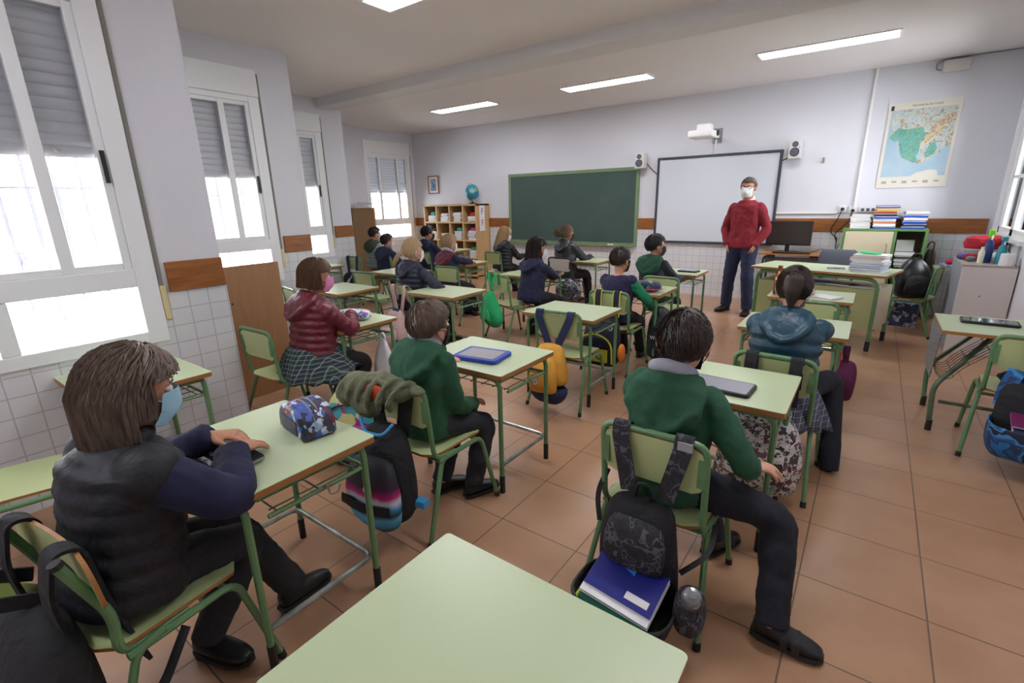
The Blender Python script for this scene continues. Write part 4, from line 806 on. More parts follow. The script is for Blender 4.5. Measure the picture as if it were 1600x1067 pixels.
# 3. olive jacket and black backpack on second chair
OL = cloth('olive_canvas', (108, 112, 86), .4, 200, wob=6)
t = thing('jacket', 'olive green jacket with orange lining bundled over a chair back', 'jacket', (-1.655, 1.285, .67), R(6)); t.scale = (.8, .8, .8); b = MB()
for c, r in (((0, -.03, .05), (.15, .09, .085)), ((-.12, -.06, .04), (.11, .09, .09)), ((.1, -.03, .05), (.12, .07, .06)), ((-.05, -.1, -.02), (.12, .06, .09)), ((.2, -.0, .055), (.09, .045, .03)), ((-.18, -.1, .0), (.07, .06, .07))): b.ell(c, r)
for k in range(6):
    x = -.2+.075*k; b.tube([(x+.02*math.sin(q), -.055-.105*math.cos(q*1.0)*(1-.3*abs(x)), .03+.098*math.sin(q)*(1-abs(x)*1.2)) for q in [R(-40+20*j) for j in range(10)]], .016, 8)
b.tube([(.03+.085*math.cos(R(a)), -.105+.02*math.sin(R(a)), .06+.055*math.sin(R(a))) for a in range(0, 360, 20)], .018, 8, closed=True)
b.build('cloth', OL, t, remesh=.007, sm=3, disp=(.02, .08)); b = MB().ell((.04, -.115, .062), (.075, .02, .042)); b.build('lining', cloth('orange_lining', (206, 74, 30)), t, disp=(.02, .05))
MB().ell((.17, -.04, .1), (.008, .008, .004)).build('snap', M['chrome'], t)
RB = bpy.data.materials.new('striped_blue_pink'); RB.use_nodes = True
_t = RB.node_tree; _b = _t.nodes['Principled BSDF']; _b.inputs['Roughness'].default_value = .6; _c = _t.nodes.new('ShaderNodeTexCoord'); _s = _t.nodes.new('ShaderNodeSeparateXYZ'); _w = _t.nodes.new('ShaderNodeTexNoise'); _w.inputs['Scale'].default_value = 9; _a = _t.nodes.new('ShaderNodeMath'); _a.operation = 'MULTIPLY_ADD'; _a.inputs[1].default_value = .05
_t.links.new(_c.outputs['Object'], _s.inputs[0]); _t.links.new(_c.outputs['Object'], _w.inputs['Vector']); _t.links.new(_w.outputs['Fac'], _a.inputs[0]); _t.links.new(_s.outputs['Z'], _a.inputs[2])
_m = _t.nodes.new('ShaderNodeMapRange'); _m.inputs['From Min'].default_value = .10; _m.inputs['From Max'].default_value = .50; _t.links.new(_a.outputs[0], _m.inputs[0]); _r = _t.nodes.new('ShaderNodeValToRGB'); _t.links.new(_m.outputs[0], _r.inputs[0]); _t.links.new(_r.outputs[0], _b.inputs['Base Color'])
_e = _r.color_ramp.elements; _st = [(0, (60, 60, 170)), (.12, (34, 36, 60)), (.2, (70, 160, 210)), (.3, (90, 190, 225)), (.36, (40, 50, 70)), (.44, (60, 150, 205)), (.52, (210, 226, 240)), (.58, (190, 30, 120)), (.66, (60, 24, 60)), (.74, (36, 36, 44)), (1, (40, 40, 48))]
while len(_e) < len(_st): _e.new(.5)
for _i, (_p, _k) in enumerate(_st): _e[_i].position = _p; _e[_i].color = (*sRGB(*_k), 1)
t = thing('backpack', 'black backpack with blue and pink stripes hanging from the chair with the olive jacket', 'backpack', (-1.62, 1.30, 0), R(10))
over_straps(t, BAGB, .07, .18, .735, .5, conv=.03)
sack(t, [(.56, .07, .02, -.06), (.52, .12, .05, -.08), (.4, .15, .08, -.1), (.28, .16, .095, -.11), (.17, .15, .09, -.11), (.1, .1, .05, -.1)], BAGB, 'back_panel')
sack(t, [(.45, .09, .03, -.16), (.4, .12, .05, -.18), (.3, .14, .06, -.19), (.2, .14, .06, -.19), (.12, .11, .045, -.17), (.09, .05, .03, -.15)], RB, 'front_panel', disp=(.02, .09))
MB().tube(fillet([(-.09, -.12, .6), (-.05, -.15, .545), (.05, -.15, .545), (.08, -.11, .59)], .03, 4), .007, 6).build('blue_piping', solidcol('sky_piping', (70, 160, 220), .4), t)
strap(t, [(-.12, -.25, .27), (0, -.262, .25), (.13, -.24, .25)], .045, .006, BAGB, 'front_band', (0, 0, 1)); strap(t, [(-.17, -.13, .3), (-.19, -.14, .2), (-.19, -.14, .13)], .02, .004, BAGB, 'webbing')
MB().tube([(.03+.018*math.cos(R(a)), -.253, .34+.018*math.sin(R(a))) for a in range(0, 360, 30)], .0025, 6, closed=True).build('round_logo', lt, t)
MB().box((.13, -.1, .2), (.2, -.06, .23)).build('blue_label', M['sky_piping'], t, smooth=False)
# 4. teal and purple bag on the floor, white plastic bag
TP = patch_mat('teal_purple_print', [(30, 130, 150), (150, 50, 130), (70, 160, 170), (200, 200, 140), (40, 90, 120), (120, 70, 150), (60, 150, 160)], 13, .5, dist=.12)
t = thing('backpack', 'teal and purple patterned backpack standing on the floor in the aisle', 'backpack', (-2.36, 1.60, 0), R(35)); sack(t, [(.0, .15, .09, 0), (.03, .18, .12, 0), (.2, .19, .12, 0), (.33, .17, .1, .0), (.42, .12, .06, .02), (.45, .05, .02, .03)], TP, 'bag'); sack(t, [(.03, .13, .03, -.12), (.06, .14, .06, -.13), (.2, .14, .06, -.13), (.26, .11, .03, -.11)], TP, 'front_pocket'); MB().tube(fillet([(-.17, -.05, .25), (-.1, -.09, .37), (.1, -.09, .37), (.17, -.05, .25)], .08, 5), .006, 6).build('zip', M['black'], t)
for s in (-1, 1): strap(t, [(s*.07, .06, .42), (s*.09, .13, .4), (s*.1, .16, .25), (s*.12, .12, .05)], .05, .01, BAGB, 'shoulder_strap')
t = thing('plastic_bag', 'white plastic bag hanging from a desk hook behind the boy with the blue tablet', 'plastic bag', (-2.80, 2.20, .18)); sack(t, [(0, .06, .04, 0), (.02, .1, .06, 0), (.12, .11, .065, 0), (.24, .08, .045, 0), (.33, .03, .02, 0), (.36, .035, .015, 0)], mat('thin_white_plastic', (232, 232, 234), .35, trans=.25), disp=(.04, .05))
for s in (-1, 1): MB().ribbon(fillet([(s*.02, 0, .34), (s*.03, 0, .38), (0, 0, .405)], .02, 4), .015, .002, (0, 1, 0)).build('handle', bpy.data.materials['thin_white_plastic'], t)
# 5. pink backpack
PK = cloth('pale_pink_canvas', (212, 180, 176), .3, 200, wob=5)
t = thing('backpack', 'pale pink canvas backpack hanging from the chair of the fair ponytail pupil', 'backpack', (-3.78, 3.24, 0), R(-4)); over_straps(t, PK, .05, .2, .70, .44, conv=.06); sack(t, [(.46, .06, .02, -.05), (.43, .12, .05, -.07), (.3, .16, .08, -.1), (.15, .17, .08, -.11), (.08, .15, .06, -.1), (.06, .1, .04, -.1)], PK); sack(t, [(.3, .1, .02, -.18), (.27, .12, .04, -.19), (.15, .13, .045, -.2), (.1, .1, .02, -.19)], PK, 'front_pocket'); MB().box((.07, -.2, .12), (.13, -.17, .19)).build('navy_patch', NAVYC if 0 else solidcol('navy_patch', (40, 56, 120)), t, smooth=False); strap(t, [(-.05, -.07, .46), (.0, -.09, .475), (.05, -.07, .46)], .03, .008, solidcol('denim_blue', (60, 80, 130)), 'tie', (0, 0, 1))
# 6. green backpack
GB = cloth('bright_green_nylon', (40, 178, 110), .3, 160, wob=7)
t = thing('backpack', 'bright green backpack hanging by its straps from a chair', 'backpack', (-3.24, 4.13, 0), R(-20))
for s in (-1, 1): strap(t, [(-.05, -.04, .56), (-.05+s*.05, -.03, .68), (-.05+s*.07, -.015, .74), (-.05+s*.07, .015, .74), (-.05+s*.07, .02, .62)], .04, .006, GB, 'shoulder_strap', f=.02)
sack(t, [(.56, .025, .02, -.04, -.05), (.52, .07, .04, -.06, -.04), (.44, .14, .07, -.08, -.02), (.32, .18, .08, -.09, .02), (.22, .17, .07, -.09, .05), (.17, .08, .04, -.08, .06)], GB, disp=(.03, .08)); sack(t, [(.4, .06, .02, -.15, -.02), (.36, .09, .03, -.165, 0), (.26, .1, .035, -.17, .03), (.22, .07, .02, -.15, .04)], GB, 'front_pocket'); MB().tube([(-.06, -.205, .33), (-.06, -.2, .33)], .014, 12).build('round_patch', fancy['orange'], t); MB().box((.07, -.18, .215), (.1, -.165, .235)).build('leather_patch', solidcol('brown_leather', (110, 60, 36)), t, smooth=False)
# 7. yellow and navy backpack
YB_ = cloth('mustard_canvas', (222, 162, 60), .3, 200, wob=6); NV = cloth('navy_canvas', (40, 52, 92), .3, 200, wob=6)
t = thing('backpack', 'mustard yellow backpack with navy base and straps on the empty chair', 'backpack', (-1.735, 2.88, 0), R(2)); over_straps(t, NV, .055, .25, .735, .50, conv=.085)
sack(t, [(.51, .07, .02, -.05), (.49, .1, .045, -.06), (.4, .13, .065, -.085), (.28, .15, .08, -.1), (.22, .155, .082, -.1)], YB_, 'upper_bag'); sack(t, [(.225, .154, .082, -.1), (.16, .15, .08, -.1), (.1, .12, .06, -.1), (.07, .06, .03, -.09)], NV, 'base'); sack(t, [(.44, .06, .02, -.14), (.4, .09, .04, -.16), (.3, .11, .055, -.18), (.2, .11, .05, -.18), (.18, .1, .03, -.17)], YB_, 'front_pocket')
MB().tube(fillet([(-.04, -.05, .5), (-.03, -.09, .46), (.03, -.09, .46), (.04, -.05, .5)], .02, 4), .007, 6).build('grab_loop', NV, t); MB().box((-.05, -.235, .25), (-.02, -.228, .33)).build('keyring_charm', mat('charm_plastic', (214, 196, 196), .3, (150, 110, 90), 40, .4), t, smooth=True, bevel=.005)
# 8. navy yellow backpack of the boy with green sleeves
YL = solidcol('neon_yellow', (214, 222, 30), .5); NB = cloth('midnight_nylon', (32, 34, 60), .3, 200, wob=8)
t = thing('backpack', 'navy backpack with neon yellow piping and lettering on a chair', 'backpack', (-1.76, 3.80, 0), R(0)); over_straps(t, NB, .06, .17, .735, .52, conv=.0, piping=YL)
sack(t, [(.52, .1, .03, -.05), (.48, .15, .07, -.08), (.34, .17, .1, -.11), (.2, .17, .1, -.11), (.12, .15, .08, -.1), (.1, .1, .05, -.1)], NB); sack(t, [(.38, .09, .02, -.19), (.35, .13, .05, -.2), (.24, .14, .055, -.21), (.15, .13, .05, -.2), (.13, .1, .03, -.19)], NB, 'front_pocket'); MB().tube(fillet([(-.15, -.22, .16), (-.15, -.24, .36), (.0, -.24, .42), (.15, -.24, .36), (.15, -.22, .16)], .09, 6), .008, 6).build('yellow_zip', YL, t)
MB().box((-.13, -.275, .18), (.13, -.262, .29)).build('yellow_panel', solidcol('dark_yellow', (186, 186, 40), .5), t, smooth=False, bevel=.003); text('810', .1, (0, -.277, .235), (R(90), 0, 0), NB, t, sx=1.2); MB().tube(fillet([(-.05, -.08, .55), (-.04, -.1, .6), (.04, -.1, .6), (.05, -.08, .55)], .03, 4), .009, 6).build('grab_loop', YL, t); MB().ell((.19, -.12, .24), (.03, .05, .08)).build('orange_side_pocket', fancy['orange'], t)
# 9. leaf print backpack of teal jacket pupil
t = thing('backpack', 'white backpack printed with dark leaves hanging behind the teal jacket', 'backpack', (-.30, 2.57, 0), R(-3)); over_straps(t, BAGB, .055, .2, .735, .5, conv=.0); LF = patch_mat('leaf_print', [(206, 200, 196), (40, 42, 44), (190, 186, 180), (60, 66, 62), (216, 210, 206), (110, 60, 70)], 45, .6, dist=.1)
sack(t, [(.46, .09, .03, -.04), (.43, .15, .07, -.06), (.3, .19, .1, -.08), (.16, .2, .1, -.09), (.08, .18, .09, -.09), (.05, .12, .06, -.08)], LF); sack(t, [(.33, .12, .03, -.17), (.3, .15, .05, -.18), (.16, .15, .05, -.19), (.1, .12, .03, -.18)], LF, 'front_pocket'); MB().tube(fillet([(-.17, -.09, .2), (-.13, -.1, .4), (.13, -.1, .4), (.17, -.09, .2)], .08, 5), .007, 6).build('zip', M['black'], t)
# 10. purple bag under teal girl's desk, dark glitter bag
t = thing('satchel', 'plum purple bag with red tag hanging at the right of the teal jacket desk', 'bag', (-.02, 3.46, .26)); PU = cloth('plum_cloth', (92, 22, 66), .3, 160); sack(t, [(0, .05, .05, 0), (.03, .065, .09, 0), (.15, .07, .1, 0), (.22, .06, .08, 0), (.25, .04, .04, 0)], PU, sq=3.5); strap(t, [(0, -.03, .24), (-.01, -.03, .34), (0, .03, .34), (0, .03, .24)], .03, .006, PU, 'handle', (0, 0, 1) if 0 else (1, 0, 0)); MB().box((-.03, -.12, .25), (-.024, -.08, .33)).build('red_tag', fancy['red'], t, smooth=False)
t = thing('drawstring_bag', 'shiny dark drawstring bag with white lettering beside the boy with green sleeves', 'bag', (-1.43, 4.22, .06)); DS = patch_mat('dark_floral', [(20, 20, 26), (34, 36, 46), (22, 24, 30), (60, 84, 96), (26, 26, 32)], 26, .35, 'NOISE'); sack(t, [(0, .08, .04, 0), (.03, .12, .06, 0), (.25, .13, .07, 0), (.42, .1, .05, 0), (.5, .04, .02, 0)], DS, disp=(.03, .07)); text('WHITE', .05, (.01, -.085, .22), (R(86), 0, 0), lt, t)
t = thing('bag', 'shiny black quilted bag under the desk beside the curly haired pupil', 'bag', (-3.32, 5.86, .12), R(10)); sack(t, [(0, .1, .08, 0), (.04, .17, .12, 0), (.2, .2, .13, 0), (.3, .14, .1, 0), (.34, .05, .04, 0)], patch_mat('shiny_black', [(24, 24, 28), (30, 30, 36), (120, 126, 136), (26, 26, 30), (34, 34, 40)], 24, .25, 'NOISE'), disp=(.03, .06))
t = thing('backpack', 'navy and dark red backpack lying on the floor under the middle desk row', 'backpack', (-4.35, 5.06, 0), R(20)); sack(t, [(0, .14, .1, 0), (.05, .17, .13, 0), (.2, .15, .11, 0), (.28, .06, .05, 0)], patch_mat('navy_red', [(30, 34, 60), (96, 24, 48), (34, 38, 66)], 7, .6)); sack(t, [(.03, .1, .02, -.13), (.06, .11, .04, -.14), (.15, .1, .04, -.13), (.18, .06, .02, -.12)], NB, 'front_pocket')
# 11. far left chair bag, and olive/dark strap bag
t = thing('backpack', 'dark backpack with white printed strap hanging from the chair at the third window', 'backpack', (-6.42, 4.63, 0)); over_straps(t, NV, .05, .22, .735, .48, conv=.02); sack(t, [(.5, .09, .03, -.05), (.46, .14, .07, -.08), (.3, .16, .1, -.11), (.16, .15, .09, -.1), (.12, .1, .05, -.1)], BAGB); strap(t, [(.1, -.06, .52), (.08, -.14, .44), (.06, -.2, .34)], .05, .008, patch_mat('white_print_strap', [(200, 204, 214), (90, 100, 140), (220, 222, 230)], 40), 'printed_strap')
# 12. right edge: blue backpack and navy coat
BC = patch_mat('blue_check_print', [(30, 110, 180), (40, 60, 90), (34, 90, 150), (60, 140, 200), (30, 40, 60)], 11, .6, 'NOISE')
t = thing('backpack', 'open bright blue checked backpack at the right edge of the picture', 'backpack', (.86, 3.60, 0), R(-4))
for s in (-1, 1): strap(t, [(s*.15, -.07, .36), (s*.15, -.055, .45), (s*.12, -.03, .56)], .07, .01, BC, 'shoulder_strap', f=.05)
sack(t, [(.50, .14, .03, -.05), (.46, .17, .05, -.06), (.3, .18, .07, -.08), (.2, .18, .07, -.09)], BAGB, 'inner_back'); rg = []
for (z, a, c, y) in ((.13, .13, .08, -.14), (.115, .15, .1, -.15), (.14, .19, .13, -.16), (.22, .2, .14, -.17), (.31, .2, .145, -.17), (.31, .19, .137, -.17), (.2, .18, .13, -.16), (.15, .16, .11, -.15)): rg.append([V((math.copysign(abs(math.cos(q))**.6, math.cos(q))*a, y+math.copysign(abs(math.sin(q))**.6, math.sin(q))*c, z-.05*(a > .18)*math.sin(q)*-1*0)) for q in [2*math.pi*j/32 for j in range(32)]])
MB().rings(rg).build('open_pouch', BC, t, sub=1, disp=(.025, .08))
slab('notebook', 'plum notebook on top in the open blue backpack', mat('plum_cover', (110, 34, 84), .4), .86, 3.42, .325, .26, .15, .014, 14, 0, -4); slab('notebook', 'dark blue notebook below the plum one in the open blue backpack', fancy['navy'], .87, 3.41, .30, .26, .16, .014, 14, 0, -2); slab('notebook', 'pale notebook lowest in the open blue backpack', spm[2], .87, 3.40, .28, .26, .16, .012, 14, 0, -3)
t = thing('coat', 'navy coat draped over the chair at the right edge', 'coat', (.89, 3.66, 0), R(-4)); DN = cloth('dark_navy_coat', (30, 34, 54), .3, 200); b = MB()
for c, r in (((.03, .0, .735), (.16, .07, .035)), ((.02, -.055, .66), (.15, .04, .1)), ((.03, -.05, .58), (.15, .035, .12)), ((.02, .06, .55), (.16, .04, .14)), ((-.06, .1, .46), (.14, .1, .05))): b.ell(c, r)
b.build('cloth', DN, t, remesh=.01, sm=5, disp=(.04, .08))
# 13. black backpack on chair near the cabinet; crate
t = thing('backpack', 'shiny black backpack sitting on the green chair beside the cabinet', 'backpack', (.42, 6.75, .40), R(20)); sack(t, [(0, .13, .1, 0), (.03, .16, .12, 0), (.2, .165, .12, 0), (.33, .13, .09, .01), (.4, .07, .05, .02), (.43, .03, .02, .02)], mat('glossy_black_nylon', (20, 20, 24), .3, wob=8)); sack(t, [(.05, .11, .02, -.12), (.08, .12, .05, -.13), (.2, .11, .05, -.125), (.26, .07, .02, -.1)], BAGB, 'front_pocket'); MB().tube(fillet([(-.05, .02, .4), (-.03, .0, .47), (.03, .0, .47), (.05, .02, .4)], .03, 4), .01, 8).build('grab_loop', M['black'], t); strap(t, [(.08, .1, .36), (.16, .1, .25), (.17, .08, .08)], .05, .01, BAGB, 'shoulder_strap')
t = thing('crate', 'blue and white mesh crate on the floor under the chair with the black backpack', 'crate', (.40, 7.2, 0)); b = MB()
MB().box((-.15, -.12, 0), (.15, .12, .27)).build('crate_body', patch_mat('mesh_print', [(60, 76, 120), (190, 196, 210), (50, 60, 90)], 30, .6), t, smooth=False)
# ================================================================ PEOPLE
def skin(n, c): return mat(n, c, .5, tuple(max(0, k-14) for k in c), 9, .6, spec=.35)
SK = {'a': skin('skin_light', (214, 160, 134)), 'b': skin('skin_tan', (196, 142, 112)), 'c': skin('skin_pink', (222, 168, 146))}
def hairm(n, c, c2): return mat(n, c, .42, c2, 30, .5, stretch=(3, 3, .4), spec=.45)
HM = {'brown_lit': hairm('window_lit_brown_hair', (92, 76, 68), (146, 128, 116)), 'brown': hairm('brown_hair', (76, 60, 52), (122, 100, 88)), 'dark': hairm('dark_hair', (38, 30, 27), (62, 50, 44)), 'black': hairm('black_hair', (26, 23, 23), (46, 42, 42)),  # first entry: grey-brown hair with window-light highlights put into its colours
      'fair': hairm('fair_hair', (150, 122, 90), (186, 160, 124)), 'chest': hairm('chestnut_hair', (84, 60, 46), (120, 92, 70)), 'curly': hairm('curly_hair', (84, 62, 46), (122, 94, 70)), 'grey': hairm('greying_hair', (74, 68, 64), (110, 104, 100))}
def ik(a, t, l1, l2, pole):
    a, t, pole = V(a), V(t), V(pole); d = t-a; L = min(d.length, (l1+l2)*.995); dn = d.normalized(); t = a+dn*L
    x = (l1*l1-l2*l2+L*L)/(2*L); h = math.sqrt(max(0, l1*l1-x*x)); p = (pole-dn*pole.dot(dn)).normalized()
    return a+dn*x+p*h, t
def limb(b, pts, rad, n=14, puff=None, step=.015):
    # tapered limb through the joints, optionally with quilted ribs
    P = fillet(pts, .05, 6); d = [0]
    for i in range(1, len(P)): d.append(d[-1]+(P[i]-P[i-1]).length)
    J = [0]; acc = 0
    for i in range(1, len(pts)): acc += (V(pts[i])-V(pts[i-1])).length; J.append(acc)
    tot = d[-1]; J = [j*tot/acc for j in J]; N = max(4, int(tot/step)); Q = []; rr = []
    for k in range(N+1):
        s = tot*k/N; i = 0
        while i < len(d)-2 and d[i+1] < s: i += 1
        u = (s-d[i])/max(1e-9, d[i+1]-d[i]); Q.append(P[i].lerp(P[i+1], min(1, u)))
        j = 0
        while j < len(J)-2 and J[j+1] < s: j += 1
        u = (s-J[j])/max(1e-9, J[j+1]-J[j]); u = u*u*(3-2*u); r = rad[j]*(1-u)+rad[j+1]*u
        if puff: r += puff[1]*(abs(math.sin(math.pi*s/puff[0]))-.6)
        rr.append(r)
    b.tube(Q, rr, n)
    b.ell(Q[0], (rr[0]*.98,)*3, nu=12, nv=8)
    return Q
def hand(b, w, d, nrm, side, s=1.0, curl=.35, splay=.12):
    # w wrist, d pointing direction, nrm back-of-hand normal, side = thumb side unit vector
    w, d, nrm = V(w), V(d).normalized(), V(nrm).normalized(); th = V(side); th = (th-d*th.dot(d)).normalized(); nrm = (nrm-d*nrm.dot(d)); nrm = (nrm-th*nrm.dot(th)).normalized()
    b.loft([(w-d*.01*s, th*.021*s, nrm*.016*s), (w+d*.02*s, th*.025*s, nrm*.015*s), (w+d*.05*s, th*.033*s, nrm*.013*s), (w+d*.072*s, th*.035*s, nrm*.012*s), (w+d*.08*s, th*.031*s, nrm*.009*s)], 14)
    for k, (L, off) in enumerate(((.058, .9), (.064, .32), (.059, -.28), (.046, -.84))):
        base = w+d*(.073-.004*abs(k-1))*s+th*off*.029*s; dd = (d+th*splay*(off)).normalized(); p = [base-dd*.015*s, base]; cur = dd; c = curl*(1+.12*k)
        for seg in (.44, .32, .24):
            ax = cur*math.cos(c)-nrm*math.sin(c); cur = ax.normalized(); p.append(p[-1]+cur*L*seg*s)
        b.tube(p, [.0085*s, .0085*s, .008*s, .0072*s, .0058*s], 8); b.ell(p[-1], (.006*s,)*3, nu=8, nv=6)
    base = w+d*.018*s+th*.02*s; t1 = (d*.62+th*.75-nrm*.15).normalized(); t2 = (d*.9+th*.3-nrm*.2*(1+curl)).normalized()
    b.tube([base-t1*.01*s, base+t1*.026*s, base+t1*.028*s+t2*.016*s, base+t1*.028*s+t2*.036*s], [.012*s, .0105*s, .009*s, .007*s], 8); b.ell(base+t1*.028*s+t2*.037*s, (.0072*s,)*3, nu=8, nv=6)
def headM(c, f, pitch=0, roll=0, yaw=0):
    return Matrix.Translation(c) @ (Euler((0, 0, yaw)).to_matrix() @ Euler((-pitch, 0, 0)).to_matrix() @ Euler((0, roll, 0)).to_matrix()).to_4x4()
def hair_strands(b, Hm, hs, n, wd, seed, length, keep, crown=(0, -.25, 1), comb=(0, 0, 0), lift=.006, long=False, Rout=None, jit=.25, world_down=None, vol=1.0, zend=None, n0=3):
    rn = random.Random(seed); er = (.078*hs*vol, .094*hs*vol, .093*hs*vol); C3 = Hm.to_3x3(); O = Hm @ V((0, -.008*hs, .011*hs)); cr = V(crown).normalized(); cnt = 0; tries = 0
    down = C3.inverted() @ V((0, 0, -1))
    while cnt < n and tries < n*20:
        tries += 1
        u = V((rn.gauss(0, 1), rn.gauss(0, 1), rn.gauss(0, 1))).normalized()
        if not keep(u): continue
        cnt += 1; L = length(u)*rn.uniform(.75, 1.2); K = 9 if long else 6; st = L/K; p = V((u.x*er[0], u.y*er[1], u.z*er[2])); pts = [p*.97]; wob = rn.uniform(-jit, jit); off = rn.uniform(.0, lift); ze = zend(u)*hs*rn.uniform(.85, 1.1) if zend else None
        for k in range(K):
            nn = V((p.x/er[0]**2, p.y/er[1]**2, p.z/er[2]**2)).normalized()
            away = (p.normalized()-cr*.98); away = away-nn*away.dot(nn); away = away.normalized() if away.length > 1e-4 else V((0, -1, 0))
            sd = nn.cross(away); g = (away+sd*wob+V(comb)); g = g-nn*g.dot(nn); g = g.normalized()
            if long:
                m = max(0, min(1, (.25-p.z/er[2])/.5)); g = (g*(1-m)+down*m*1.6).normalized()
            q = p+g*st
            e = math.sqrt((q.x/er[0])**2+(q.y/er[1])**2+(max(q.z, -.02*hs if long else -9)/er[2])**2); fall = 1 if long else max(.15, min(1, 1+(q.z/er[2])*1.1)); tgt = 1+(off*fall+.008*hs*(k/K)*(0 if long else rn.uniform(0, .6)*fall))/.085
            if e > 0 and not (long and q.z < -.02*hs):
                q *= tgt/e
            elif long:
                rad = math.hypot(q.x/er[0], q.y/er[1]); t2 = tgt*(Rout(q) if Rout else 1)
                if rad > 1e-5: q = V((q.x*t2/rad, q.y*t2/rad, q.z))
            if ze is not None and q.z < ze:
                u_ = (p.z-ze)/max(1e-6, p.z-q.z); pts += [p.lerp(q, max(.05, u_)*(i_+1)/3) for i_ in range(3)]; break
            p = q; pts.append(p)
        W = wd*hs*rn.uniform(.7, 1.3); PP = [O+C3 @ x for x in pts]; b.tube(PP, ([W]*len(PP))[:-2]+[W*.6, W*.15], n0)
def cap(b, Hm, hs, keep, vol=1.02):
    # scalp shell under the strands
    er = (.078*hs*vol, .094*hs*vol, .093*hs*vol); nu, nv = 40, 26; base = len(b.v); idx = {}
    P = lambda i, j: V((math.cos(2*math.pi*j/nu)*math.sin(math.pi*i/nv), math.sin(2*math.pi*j/nu)*math.sin(math.pi*i/nv), math.cos(math.pi*i/nv)))
    for i in range(nv):
        for j in range(nu):
            q = [P(i, j), P(i, (j+1) % nu), P(i+1, (j+1) % nu), P(i+1, j)]
            if all(keep(x) for x in q):
                vs = [Hm @ V((x.x*er[0], x.y*er[1]-.008*hs, x.z*er[2]+.011*hs)) for x in q]; k = len(b.v); b.v += vs; b.f.append([k, k+1, k+2, k+3]); b.m.append(0)
def endpol(u, front, side, back):
    # polar angle (from the crown) where the hair ends, by direction
    h = math.hypot(u.x, u.y) or 1e-6; f = u.y/h
    return R(side+(front-side)*max(0, f)**.7 if f > 0 else side+(back-side)*min(1, -f*1.5)**.8)
def lenf(L, front, side, back, hs):
    return lambda u: max(.006, min(L*hs, (endpol(u, front, side, back)-math.acos(max(-1, min(1, u.z))))*.088*hs))
def keep_short(u):   # scalp area of a short boy's cut (x side, y front, z up)
    if u.y > .35: return u.z > .52-.1*(1-abs(u.x))
    if u.y > -.1: return u.z > .1 + .35*max(0, u.y+.1) or (abs(u.x) > .8 and u.z > -.12 and abs(u.y-.2) < .18)
    return u.z > -.66+.4*abs(u.x)
def keep_long(u):
    if u.y > .25: return u.z > .42-.25*abs(u.x)
    return u.z > -.55
def mask_mesh(b, Hm, hs, straps=None):
    nu, nv = 16, 10; rows = []
    for i in range(nv+1):
        v = i/nv; z = -.105*hs+(.108*hs)*v; row = []
        for j in range(nu+1):
            a = R(-72+144*j/nu); c = math.cos(a); rx = (.057+.012*v)*hs; ry = (.088+.004*v)*hs
            nose = .016*hs*math.exp(-(a/.38)**2)*math.exp(-((v-.55)/.34)**2); chin = -.018*hs*max(0, .35-v)/.35
            x = rx*math.sin(a)*1.06; y = (ry*c*.55+.05*hs+chin)*(.62+.38*c)+nose
            row.append(Hm @ V((x, y, z+.012*hs*(1-c)*(1 if v < .5 else -.8))))
        rows.append(row)
    W = nu+1; k = len(b.v); b.v += [p for r in rows for p in r]
    for i in range(nv):
        for j in range(nu): a = k+i*W+j; b.f.append([a, a+1, a+W+1, a+W]); b.m.append(0)
    return rows
